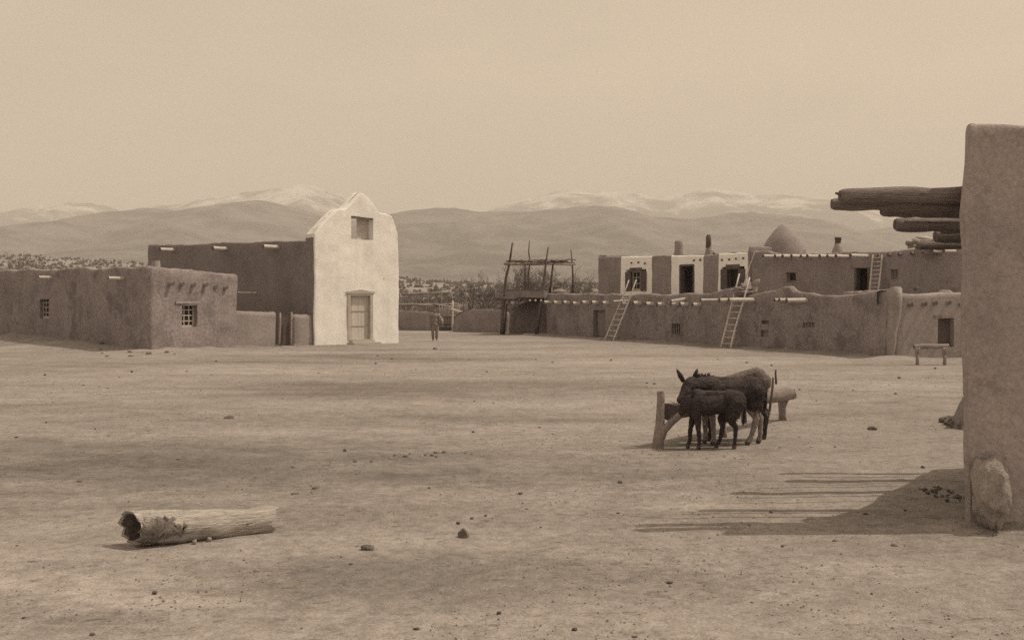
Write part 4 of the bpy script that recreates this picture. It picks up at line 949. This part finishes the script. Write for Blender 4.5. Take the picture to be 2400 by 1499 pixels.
# ------------------------------------------------------------------ hollow log in the foreground
la = Vector((X_of(308, 9.12), 9.12, Z_of(1239, 9.12)+.01)); lb = Vector((X_of(634, 9.85), 9.85, Z_of(1217, 9.85)))
def hollow_log():
    m = MB(); n = 40; seg = 34; ax = (lb-la).normalized(); u = ax.cross(Vector((0, 0, 1))).normalized(); w = u.cross(ax)
    rings = []
    for i in range(seg+1):
        t = i/seg; c = la.lerp(lb, t)+Vector((0, 0, -.012*math.sin(math.pi*t)))
        r = .138*(1-t)+.128*t; r *= 1+.05*math.sin(t*5+.6)
        ring = []
        for k in range(n):
            a = 2*math.pi*k/n; dv = u*math.cos(a)+w*math.sin(a)
            q = c+dv*r; rr_ = r*(1+.09*noise.noise(q*5)+.07*noise.noise(q*13)+.03*noise.noise(q*31))
            e = 0
            if i == 0: e = .022*noise.noise(Vector((math.cos(a)*3, math.sin(a)*3, 4)))*2.2-.03*math.sin(a)+.055*math.cos(a)
            if i == seg: e = .05*noise.noise(Vector((math.cos(a)*2.4, math.sin(a)*2.4, 9)))*2+.035*math.sin(a)
            ring.append(len(m.v)); m.v.append(tuple(c+dv*rr_+ax*e))
        rings.append(ring)
    for a, b in zip(rings, rings[1:]):
        for k in range(n): m.face([a[k], a[(k+1) % n], b[(k+1) % n], b[k]])
    for first, sgn in ((rings[0], 1), (rings[-1], -1)):       # hollow ends
        c = la if sgn == 1 else lb; prev = first
        for fr, dp in ((.84, .008), (.80, .04), (.72, .22), (.5, .42)):
            ring = []
            for vi in first:
                p = Vector(m.v[vi]); ring.append(len(m.v)); m.v.append(tuple(c.lerp(p, fr)+ax*sgn*dp))
            for k in range(n):
                f = [prev[k], ring[k], ring[(k+1) % n], prev[(k+1) % n]]; m.face(f if sgn == 1 else f[::-1], 1 if fr < .84 else 0)
            prev = ring
        m.face(prev if sgn == 1 else prev[::-1], 1)
    o = m.build('hollow_log', [M['log'], M['bark']], None, True, 55)
    return o
hl = hollow_log(); tag(hl, 'short hollow weathered log lying on the dirt in the left foreground', 'log')
lax = (lb-la).normalized(); lside = lax.cross(Vector((0, 0, 1))).normalized()
m = MB()           # remaining sheets of bark clinging to the front of the log
def bark_patch(t0, t1, a0, a1, seed):
    nt_, na = 10, 10; ids = []
    for i in range(nt_+1):
        for j in range(na+1):
            t = t0+(t1-t0)*i/nt_; a = a0+(a1-a0)*j/na
            t += .045*noise.noise(Vector((j*.9, seed*3.3, 0)))*(1.6 if i in (0, nt_) else .8); a += .42*noise.noise(Vector((i*.8, seed*2.7+5, 0)))*(1.6 if j in (0, na) else .8)
            c = la.lerp(lb, t)+Vector((0, 0, -.012*math.sin(math.pi*t))); r = (.138*(1-t)+.128*t)*(1+.05*math.sin(t*5+.6))
            w = lside.cross(lax); dv = lside*math.cos(a)+w*math.sin(a); q = c+dv*r
            edge = i in (0, nt_) or j in (0, na)
            q = c+dv*(r*(1+.09*noise.noise(q*5)+.07*noise.noise(q*13)+.03*noise.noise(q*31))+(-.004 if edge else .008+.004*noise.noise(q*40)))
            ids.append(len(m.v)); m.v.append(tuple(q))
    for i in range(nt_):
        for j in range(na):
            k = ids[0]+i*(na+1)+j; m.face([k, k+1, k+na+2, k+na+1])
bark_patch(.02, .17, -1.1, .45, 1); bark_patch(.12, .26, -.55, .9, 2); bark_patch(.24, .34, -.35, .3, 3)
m.build('bark', mat('bark_sheet', (.20, .178, .168), .4, 9, 1, 25, fine=40), hl)
for k, (px, py) in enumerate(((458, 1270), (492, 1264))):
    m = MB(); p = G(px, py); m.ball(p+Vector((0, -.02, .02)), (.022, .02, .02), 8, 6, 0, .2, k); tag(m.build('stone', M['rock_pale'], None), ('small white stone against the underside of the hollow log', 'tiny white stone right of the other one under the hollow log')[k], 'stone')

# ------------------------------------------------------------------ feeding trough on forked posts
T0 = Vector((X_of(1566, 15.4), 15.4, Z_of(960, 15.4))); T1 = Vector((X_of(1850, 18.75), 18.75, Z_of(918, 18.75)))
tr = empty('feeding_trough', ((T0+T1)/2).to_tuple()[:2]+(0,), 'hollowed log trough resting on forked posts in front of the burros', 'trough')
def trough():
    m = MB(); ax = (T1-T0).normalized(); u = ax.cross(Vector((0, 0, 1))).normalized(); w = u.cross(ax); seg = 26; rings = []
    n = 22
    for i in range(seg+1):
        t = i/seg; c = T0.lerp(T1, t); r = .152-.012*t; ring = []
        hollow = .0 if t < .05 or t > .95 else 1.0
        for k in range(n):
            if k < 14: a = math.radians(155)+math.radians(230)*k/13; q = c+(u*math.cos(a)+w*math.sin(a))*r*(1+.07*noise.noise((c+Vector((k*.4, 0, 0)))*2.3))+(ax*(-.16*math.sin(a)-.05+.05*noise.noise(Vector((k*.9, 1, 2)))) if i == seg else Vector())
            else:
                s = (k-13)/(n-13); a = math.radians(25)+math.radians(130)*s
                rim = c+u*math.cos(a)*r*.86+w*(math.sin(math.radians(25))*r - hollow*.13*math.sin(math.pi*s)**.6 + (1-hollow)*.03*math.sin(math.pi*s)); q = rim
            ring.append(len(m.v)); m.v.append(tuple(q))
        rings.append(ring)
    for a, b in zip(rings, rings[1:]):
        for k in range(n): m.face([a[k], a[(k+1) % n], b[(k+1) % n], b[k]])
    m.face(rings[0][::-1], 1); m.face(rings[-1], 1)
    o = m.build('trough_log', [M['wood'], M['wood_end']], tr, True, 50)
trough()
m = MB()
m.tube([P(1543, 1052, 15.32), P(1544, 1040, 15.32), P(1546, 1000, 15.34), P(1548, 960, 15.36), P(1549, 930, 15.36), P(1548, 917, 15.36)], [.095, .088, .072, .056, .056, .052], 12, True, 0, 1, .08, 2)
m.tube([P(1547, 1035, 15.32), P(1556, 1008, 15.3), P(1574, 988, 15.26), P(1593, 972, 15.24), P(1606, 966, 15.24)], [.06, .058, .052, .05, .045], 12, True, 0, 1, .08, 5)
m.build('forked_post', [M['wood'], M['wood_end']], tr, True, 55)
m = MB()
m.tube([P(1835, 990, 18.7), P(1834, 970, 18.7), P(1832, 945, 18.7), P(1829, 925, 18.65)], [.075, .062, .066, .09], 10, True, 0, None, .06, 7)
m.tube([P(1834, 955, 18.7), P(1841, 938, 18.72), P(1852, 922, 18.75)], [.055, .055, .05], 10, True, 0, None, .06, 8)
m.build('forked_post', M['wood'], tr)
for k, (a, bq, r_) in enumerate((((1697, 1028, 16.4), (1694, 960, 16.5), .05), ((1744, 990, 17.9), (1740, 930, 17.8), .05), ((1803, 965, 17.6), (1812, 884, 17.7), .022), ((1819, 900, 18.1), (1818, 866, 18.1), .02))):
    m = MB(); stick(m, P(*a), P(*bq), r_, r_*.8, .02, 400+k, 8, 4); m.build('stake', M['wood' if k < 2 else 'wood_dark'], tr)

# ------------------------------------------------------------------ animals and person: overlapping volumes fused into ONE skin
def organic(name, caps, voxel, mats, matf, parent, smooth=4, fur=0.0, furs=22, seed=0):
    mb = MB()
    for c in caps:
        if len(c) == 2:
            mb.ball(c[0], c[1], 18, 12)
        else:
            a, b, ra, rb = c; a, b = Vector(a), Vector(b); mb.ball(a, ra, 14, 10); mb.ball(b, rb, 14, 10); mb.tube([a, b], [ra, rb], 14)
    me = bpy.data.meshes.new('tmp'); me.from_pydata(mb.v, [], mb.f); bm = bmesh.new(); bm.from_mesh(me); bmesh.ops.recalc_face_normals(bm, faces=bm.faces); bm.to_mesh(me); bm.free()
    t = bpy.data.objects.new('tmp', me); C.objects.link(t)
    r = t.modifiers.new('r', 'REMESH'); r.mode = 'VOXEL'; r.voxel_size = voxel
    s = t.modifiers.new('s', 'SMOOTH'); s.factor = .5; s.iterations = smooth
    dg = bpy.context.evaluated_depsgraph_get(); dg.update(); m2 = bpy.data.meshes.new_from_object(t.evaluated_get(dg)); bpy.data.objects.remove(t)
    out = MB(); out.v = [tuple(v.co) for v in m2.vertices]; nr = [Vector(v.normal) for v in m2.vertices]
    if fur:
        out.v = [tuple(Vector(p)+n*(noise.noise(Vector(p)*furs+Vector((seed, 0, 0)))*fur+noise.noise(Vector(p)*furs*2.7)*fur*.7)) for p, n in zip(out.v, nr)]
    for p in m2.polygons: out.face(list(p.vertices), matf(p.center) if matf else 0)
    bpy.data.meshes.remove(m2)
    return out.build(name, mats, parent)

def burro(px0, D, z_s, label, coat, legs, neck, head, ears, hind, fore, paleleg=.0, seed=0, fat=1.0, groot=(), eyes=()):
    """local axes: f forward (photo left), s towards the camera, z up; all in metres, trunk for a 1 m back"""
    x0 = X_of(px0, D); g0 = gz(x0, D)
    def T(f, s, z): return Vector((x0-f, D-s, g0+z))
    k = z_s; cp = []
    def c(a, b, ra, rb): cp.append((T(*a), T(*b), ra, rb))
    def S(f, s, z): return (f*k, s*k, z*k)
    c(S(-.40, 0, .80), S(.22, 0, .775), .185*k*fat, .19*k*fat)
    c(S(-.20, 0, .74), S(.14, 0, .71), .205*k*fat, .20*k*fat)
    c(S(-.47, 0, .84), S(-.34, 0, .86), .15*k, .155*k)
    c(S(-.50, 0, .92), S(.24, 0, .93), .06*k, .075*k)
    c(S(.20, 0, .88), S(.30, 0, .74), .14*k, .165*k)
    for sg in (-1, 1):
        c(S(-.44, sg*.085, .78), S(-.40, sg*.10, .60), .135*k, .105*k); c(S(.24, sg*.08, .78), S(.25, sg*.09, .58), .10*k, .075*k)
    for g in groot: c(*g)
    for a, b in zip(neck, neck[1:]): c(a[:3], b[:3], a[3], b[3])
    for a, b in zip(head, head[1:]): c(a[:3], b[:3], a[3], b[3])
    for leg in list(hind)+list(fore):
        for a, b in zip(leg, leg[1:]): c(a[:3], b[:3], a[3], b[3])
    zp = paleleg
    def mf(cen):
        z = cen.z-g0
        if z < .055: return 2
        return 1 if z < zp+.06*noise.noise(Vector((cen.x*9, cen.y*9, 0))) else 0
    e = empty('burro', T(0, 0, 0), label, 'burro', 'burros at the feeding trough')
    o = organic('body', cp, .0125, [M[coat], M[legs], M['wood_end']], mf, e, 4, .0055, 26, seed)
    for (b0, b1, wd) in ears:
        m = MB(); a, b = T(*b0), T(*b1); md = a.lerp(b, .45); ax = (b-a).normalized(); 
        m.tube([a, md, a.lerp(b, .8), b], [wd*.85, wd, wd*.55, wd*.06], 10, True, 0, None, .03, seed, .75); m.build('ear', M[coat], e)
    for q in eyes:
        m = MB(); m.ball(T(*q), .017, 10, 8); m.build('eye', M['eye'], e)
    # tail: bony root with a tuft
    m = MB(); r = S(-.58, 0, .86); m.tube([T(*r), T(r[0]-.02, .0, r[2]-.12), T(r[0]-.01, .01, r[2]-.28), T(r[0]+.01, .01, r[2]-.38)], [.03, .024, .026, .010], 8); m.build('tail', M[coat], e)
    # winter coat: short tufts lying back over the body
    m = MB(); rt_ = random.Random(seed*5+1); vs = o.data.vertices; ow = o.matrix_basis.translation+e.location
    for i in range(int(2600*z_s)):
        v = vs[rt_.randrange(len(vs))]; p = Vector(v.co)+ow
        if p.z-g0 < .42*z_s: continue
        nn = Vector(v.normal); dr = (nn*.3+Vector((.6, 0, -.6))+Vector((rt_.uniform(-.4, .4), rt_.uniform(-.4, .4), rt_.uniform(-.3, .3)))).normalized(); l = rt_.uniform(.018, .05)
        sd = dr.cross(nn).normalized()*.008 if dr.cross(nn).length > 1e-4 else Vector((0, .011, 0)); b_ = len(m.v); m.v += [tuple(p-nn*.006+sd), tuple(p-nn*.006-sd), tuple(p+dr*l)]; m.face([b_, b_+1, b_+2])
    m.build('coat', M['fur_brown' if coat == 'fur_dark' else coat], e)
    # upright mane along the neck: short stiff hair ridge
    m = MB()
    for i in range(60):
        t = i/59*(len(neck)-1); j = min(int(t), len(neck)-2); a, b = neck[j], neck[j+1]; fr = t-j
        q = [a[n_]+(b[n_]-a[n_])*fr for n_ in range(4)]; base = T(q[0], q[1]+R.uniform(-.02, .02), q[2]+q[3]*.85); m.tube([base, base+Vector((R.uniform(-.02, .02), R.uniform(-.012, .012), .045+R.uniform(0, .025)))], [.010, .003], 4)
    m.build('mane', M['fur_dark'], e)
    return e
# far burro: only its grey rump and dark legs clear the others
burro(1703, 16.08, .90, 'grey-rumped burro, farthest of the group and mostly hidden behind the dark shaggy one', 'fur_grey', 'fur_dark',
      [(.24, 0, .76, .15), (.38, 0, .76, .12), (.46, 0, .74, .10)], [(.48, 0, .75, .095), (.54, 0, .66, .08), (.58, .02, .57, .055)],
      [((.46, .07, .82), (.36, .09, .85), .035), ((.46, -.07, .82), (.36, -.09, .85), .035)],
      [[(-.47, .10, .66, .11), (-.43, .10, .56, .085), (-.55, .10, .40, .048), (-.50, .10, .12, .034), (-.47, .10, .03, .042)], [(-.50, -.10, .66, .11), (-.50, -.10, .56, .085), (-.63, -.10, .40, .046), (-.60, -.10, .12, .034), (-.585, -.10, .03, .042)]],
      [[(.27, .10, .62, .07), (.26, .10, .34, .045), (.26, .10, .1, .033), (.28, .10, .03, .04)], [(.27, -.10, .62, .07), (.24, -.10, .34, .045), (.22, -.10, .1, .033), (.24, -.10, .03, .04)]], .62, 3, .95,
      groot=[((-.53, 0, .88), (-.45, 0, .97), .14, .125), ((-.45, 0, .985), (-.30, 0, .955), .115, .10), ((-.30, 0, .955), (-.02, 0, .85), .10, .12)])
# dark shaggy burro in the middle, its head turned towards the camera over the trough end
burro(1700, 15.62, .99, 'dark shaggy burro with pale legs and raised ears, muzzle over the trough end', 'fur_brown', 'fur_pale',
      [(.22, 0, .82, .19), (.36, .02, .84, .155), (.47, .05, .86, .125)],
      [(.50, .08, .885, .115), (.55, .14, .86, .105), (.61, .20, .785, .085), (.66, .25, .72, .066), (.695, .28, .685, .056), (.71, .29, .67, .050)],
      [((.62, .05, .92), (.725, .06, 1.11), .050), ((.47, .05, .95), (.415, .06, 1.115), .044)],
      [[(-.42, .10, .60, .105), (-.36, .10, .52, .08), (-.43, .11, .40, .05), (-.36, .11, .14, .036), (-.30, .11, .03, .043)], [(-.45, -.02, .60, .10), (-.42, -.06, .50, .08), (-.53, -.07, .38, .046), (-.53, -.07, .12, .033), (-.50, -.07, .03, .04)]],
      [[(.24, .10, .60, .07), (.20, .10, .33, .044), (.19, .10, .1, .033), (.20, .10, .03, .042)], [(.27, -.10, .60, .07), (.28, -.10, .33, .044), (.27, -.10, .1, .033), (.29, -.10, .03, .04)]], .50, 7, 1.0,
      eyes=[(.515, .245, .845), (.655, .135, .835)])
# foal in front
burro(1663, 15.16, .83, 'small dark foal nearest the camera, head down at the trough', 'fur_dark', 'fur_dark',
      [(.17, 0, .66, .145), (.24, .0, .67, .115), (.29, -.02, .67, .09)],
      [(.30, -.03, .68, .08), (.345, -.04, .62, .072), (.38, -.05, .54, .052), (.39, -.05, .50, .047)],
      [((.27, .06, .70), (.225, .10, .86), .036), ((.29, -.08, .70), (.285, -.12, .86), .034)],
      [[(-.30, .07, .52, .085), (-.27, .07, .43, .062), (-.36, .07, .31, .037), (-.345, .07, .10, .027), (-.335, .07, .025, .036)], [(-.28, -.07, .52, .085), (-.18, -.07, .42, .06), (-.20, -.07, .30, .037), (-.16, -.07, .11, .027), (-.11, -.07, .025, .036)]],
      [[(.19, .07, .50, .06), (.17, .07, .28, .037), (.155, .07, .09, .027), (.17, .07, .025, .035)], [(.21, -.06, .50, .06), (.26, -.06, .28, .036), (.27, -.06, .10, .027), (.30, -.06, .025, .034)]], 0, 11, .74)

def person():
    d = 56.5; x0 = X_of(1019, d); g0 = gz(x0, d); e = empty('person', (x0, d, g0), 'person in a loose dark shirt standing by the stick gate, one elbow held out', 'person')
    T = lambda a, b, z: Vector((x0+a, d+b, g0+z))       # a right, b away
    sk = []
    def c(a, b, ra, rb): sk.append((T(*a), T(*b), ra, rb))
    for s in (-1, 1):
        c((s*.09, 0, .86), (s*.10, -.02, .48), .085, .058); c((s*.10, -.02, .48), (s*.09, .02, .09), .052, .036); c((s*.09, .02, .05), (s*.10, -.15, .035), .036, .03)
    c((0, 0, .92), (0, 0, 1.10), .13, .12); c((0, 0, 1.12), (0, 0, 1.32), .13, .14); c((-.14, 0, 1.38), (.14, 0, 1.38), .062, .062); c((0, 0, 1.38), (0, -.01, 1.48), .055, .05)
    sk.append((T(0, -.02, 1.575), (.075, .09, .108))); c((0, -.09, 1.53), (0, -.085, 1.50), .035, .03); c((0, -.11, 1.57), (0, -.118, 1.55), .012, .015)
    c((-.077, 0, 1.58), (-.08, 0, 1.55), .016, .012); c((.077, 0, 1.58), (.08, 0, 1.55), .016, .012)
    c((.17, 0, 1.36), (.36, .02, 1.12), .055, .042); c((.36, .02, 1.12), (.42, -.18, .98), .040, .03)
    c((-.17, 0, 1.36), (-.23, .0, 1.08), .055, .042); c((-.23, 0, 1.08), (-.22, -.06, .84), .04, .03)
    for hx, hy, hz, dx in ((.43, -.22, .95, 1), (-.22, -.07, .79, 0)):
        c((hx, hy, hz), (hx, hy-.03, hz-.05), .032, .034)
        for f in range(4): c((hx-.024+f*.016, hy-.04, hz-.07), (hx-.024+f*.016, hy-.06-.01*(f in (1, 2)), hz-.13-.015*(f in (1, 2))), .010, .008)
        c((hx-.03, hy-.02, hz-.03), (hx-.055, hy-.05, hz-.08), .012, .009)
    organic('body', sk, .011, [M['skin']], None, e, 3)
    cl = [(T(0, 0, 1.30), (.20, .15, .17)), (T(0, 0, 1.08), (.185, .15, .22)), (T(0, .01, .86), (.19, .155, .17))]
    cl += [(T(-.15, 0, 1.37), T(.15, 0, 1.37), .085, .085), (T(.17, 0, 1.36), T(.36, .02, 1.12), .09, .085), (T(.36, .02, 1.12), T(.40, -.12, 1.02), .085, .075), (T(-.17, 0, 1.36), T(-.235, 0, 1.08), .09, .075), (T(-.235, 0, 1.08), T(-.225, -.04, .9), .07, .06)]
    organic('shirt', cl, .016, [M['cloth_dark'], M['cloth']], lambda q: 1 if q.x > x0+.2 else 0, e, 4, .008, 12)
    tr_ = []
    for s in (-1, 1): tr_ += [(T(s*.09, 0, .86), T(s*.105, -.02, .48), .11, .085), (T(s*.105, -.02, .48), T(s*.095, .02, .13), .085, .07)]
    organic('trousers', tr_, .014, [M['cloth_dark']], None, e, 4, .006, 14)
    organic('hair', [(T(0, .015, 1.60), (.088, .10, .10)), (T(0, .06, 1.53), (.075, .055, .11))], .012, [M['hair']], None, e, 2, .005, 40)
    for s in (-1, 1):
        m = MB(); m.ball(T(s*.03, -.106, 1.585), .011, 8, 6); m.build('eye', M['eye'], e)
person()

# ------------------------------------------------------------------ log bench by the far door
be = empty('bench', (X_of(2183, 35.2), 35.2, 0), 'rough bench made of a log laid across two forked posts', 'bench')
m = MB(); m.tube([P(2142, 813, 35.2), P(2165, 811, 35.2), P(2195, 811, 35.2), P(2223, 810, 35.2)], [.075, .085, .085, .075], 10, True, 0, 1, .09, 4); m.build('seat', [M['wood'], M['wood_end']], be, True, 50)
for px, pt in ((2150, 2148), (2214, 2211)):
    m = MB(); m.tube([P(px, 862, 35.1), P(px, 840, 35.1), P(pt, 814, 35.1)], [.06, .055, .06], 8, True, 0, None, .06, px); m.tube([P(px, 832, 35.1), P(px+4, 815, 34.98)], [.04, .035], 7); m.build('leg', M['wood'], be)

# ------------------------------------------------------------------ stones and litter on the plaza
def stone(px, py, w, h, label, mm='rock', seed=0, group=None):
    p = G(px, py); r = w/F*p.y/2; m = MB(); m.rock((p.x, p.y+r*.3, p.z+r*h*.4), (r, r*.75, r*h), seed, 18, 12, seed*.7, 14); return tag(m.build('stone', M[mm], None, True, 40), label, 'stone', group)
stone(1085, 1252, 34, .8, 'dark angular rock standing alone in the central foreground', seed=3)
stone(860, 1279, 32, .55, 'low dark clod lying left of the angular foreground rock', seed=4)
stone(538, 979, 24, .4, 'flat dark chunk on the plaza well beyond the hollow log', seed=5)
stone(551, 979, 14, .35, 'smaller pale chunk touching the flat dark chunk beyond the log', 'rock_pale', seed=6)
stone(2046, 1006, 24, .5, 'dark oval stone on the open dirt right of the burros', seed=7)
stone(808, 1054, 9, .9, 'dark round stone beyond the scattered row of small stones', seed=8)
stone(1453, 1131, 11, .8, 'single dark stone in front of the burros on open dirt', seed=9)
stone(1808, 1200, 11, .8, 'dark stone lying among the striped beam shadows', seed=10)
stone(2163, 1099, 9, .8, 'dark stone just beyond the edge of the big wall shadow', seed=12)
stone(738, 1142, 16, .4, 'flat dark clod between the hollow log and the row of small stones', seed=13)
stone(690, 1153, 20, .25, 'thin flat clod left of the other flat clod, above the log', seed=14)
stone(1957, 1267, 16, .3, 'flat dark clod in sunlight just below the big wall shadow', seed=15)
stone(2096, 1278, 20, .3, 'wider flat dark clod in sunlight below the big wall shadow', seed=16)
stone(1362, 1378, 12, .45, 'small pale clod low in the foreground right of centre', 'rock_pale', seed=17)
stone(406, 1106, 9, .8, 'small white stone on the darker dirt above the hollow log', 'rock_pale', seed=18)
stone(1828, 1050, 9, .4, 'small dark flat stone beside the hooves of the burros', seed=19)
stone(1020, 819, 13, .5, 'dark stone on the plaza in front of the standing person', seed=20)
stone(185, 1125, 14, .3, 'flat dark clod at the far left above the hollow log', seed=21)
stone(1180, 640, 1, 1, 'x', seed=1) if False else None
for k, (px, py, w) in enumerate(((915, 1072, 10), (925, 1066, 9), (950, 1069, 11), (960, 1062, 7), (988, 1067, 10), (997, 1065, 8), (1012, 1066, 10), (1022, 1069, 8), (1030, 1057, 12), (1040, 1056, 11), (1020, 1058, 9), (1090, 1058, 6), (1130, 1066, 10), (870, 1081, 10), (832, 1080, 9), (686, 1094, 8), (940, 1064, 6), (1060, 1059, 6), (1105, 1060, 5))):
    stone(px, py, w, .6, 'small stone in the scattered row across the middle of the plaza', 'rock' if k % 4 else 'rock_pale', 30+k, 'row of small stones on the plaza')
# rubble at the foot of the left house
for k in range(26):
    px = R.uniform(230, 420); py = R.uniform(812, 838) if px < 350 else R.uniform(818, 832)
    stone(px, py, R.uniform(5, 14), .6, 'broken mud clod lying at the foot of the left house corner', 'rock' if k % 3 else 'rock_pale', 80+k, 'clods at the foot of the left house')
for k, (px, py, w) in enumerate(((649, 813, 7), (658, 814, 6), (691, 811, 8), (697, 812, 6), (640, 814, 6))): stone(px, py, w, .6, 'small clod at the foot of the gateway posts', 'rock_pale', 120+k, 'clods by the gateway')
# countable pebbles: three shapes copied about
src = []
for k in range(4):
    m = MB(); m.ball((0, 0, 0), (.032, .026, .019), 8, 6, 0, .28, 200+k); o = m.build('pebble', M['pebble'] if k < 3 else M['rock_pale'], None, True, 40); src.append(o)
n_p = 0
rp = random.Random(77)
while n_p < 100:
    t = rp.random(); d = 6.7+ (t**1.5)*34; px = rp.uniform(20, 2250); x = X_of(px, d)
    if vnoise(np.array([x*.5]), np.array([d*.35]), 66)[0] < .45: continue
    o = src[n_p % 4] if n_p < 4 else src[n_p % 4].copy()
    if n_p >= 4: C.objects.link(o)
    s = rp.uniform(.3, .85)*(.55+d/24); o.location = (x, d, gz(x, d)-.004); o.scale = (s, s, s*rp.uniform(.6, 1)); o.rotation_euler = (0, 0, rp.uniform(0, 6.2))
    pale = (n_p % 4 == 3)
    tag(o, 'pale pebble lying loose on the dirt plaza' if pale else 'dark pebble lying loose on the dirt plaza', 'pebble', 'pale pebbles on the plaza' if pale else 'dark pebbles on the plaza'); n_p += 1
# grit nobody could count
m = MB(); rg = random.Random(5)
for k in range(9000):
    d = 5.8+(rg.random()**1.7)*26; x = X_of(rg.uniform(-60, 2460), d)
    if vnoise(np.array([x*.8]), np.array([d*.5]), 91)[0] < .42: continue
    z = gz(x, d); s = rg.uniform(.004, .013)*(.8+d/25); a = rg.uniform(0, 6.28); b = len(m.v)
    for j in range(4): m.v.append((x+math.cos(a+j*1.57)*s*rg.uniform(.7, 1.3), d+math.sin(a+j*1.57)*s*rg.uniform(.7, 1.3), z-.002))
    m.v.append((x, d, z+s*rg.uniform(.5, 1.0)))
    for j in range(4): m.face([b+j, b+(j+1) % 4, b+4], k % 3 == 0)
tag(m.build('grit', [M['rock'], M['rock_pale']], None, False), kind='stuff')
# bits of straw and twig
m = MB()
for k in range(500):
    d = 6.2+(rg.random()**1.6)*18; x = X_of(rg.uniform(0, 2400), d); z = gz(x, d)+.006; a = rg.uniform(-.5, .5); l = rg.uniform(.03, .11)
    m.tube([(x, d, z), (x+math.cos(a)*l, d+math.sin(a)*l, z+rg.uniform(0, .012))], [.003, .002], 3, False)
tag(m.build('straw', M['wood'], None), kind='stuff')

# ------------------------------------------------------------------ the air
def haze():
    m = bpy.data.materials.new('haze'); m.use_nodes = True; t = m.node_tree; t.nodes.clear()
    v = t.nodes.new('ShaderNodeVolumePrincipled'); v.inputs['Color'].default_value = (.96, .94, .92, 1); v.inputs['Density'].default_value = HAZE; v.inputs['Anisotropy'].default_value = 0
    o = t.nodes.new('ShaderNodeOutputMaterial'); t.links.new(v.outputs[0], o.inputs['Volume'])
    mb = MB(); mb.box((0, 4500, 0), (40000, 30000, 2)); b = mb.build('haze', m, None, False)
    zb, zt = -12.0, 1250.0
    for vv in b.data.vertices: vv.co.z = (zb if vv.co.z < 1 else zt)
    b.location.z = 0; tag(b, kind='stuff'); b.display_type = 'WIRE'
HAZE = 1.75e-4
haze()
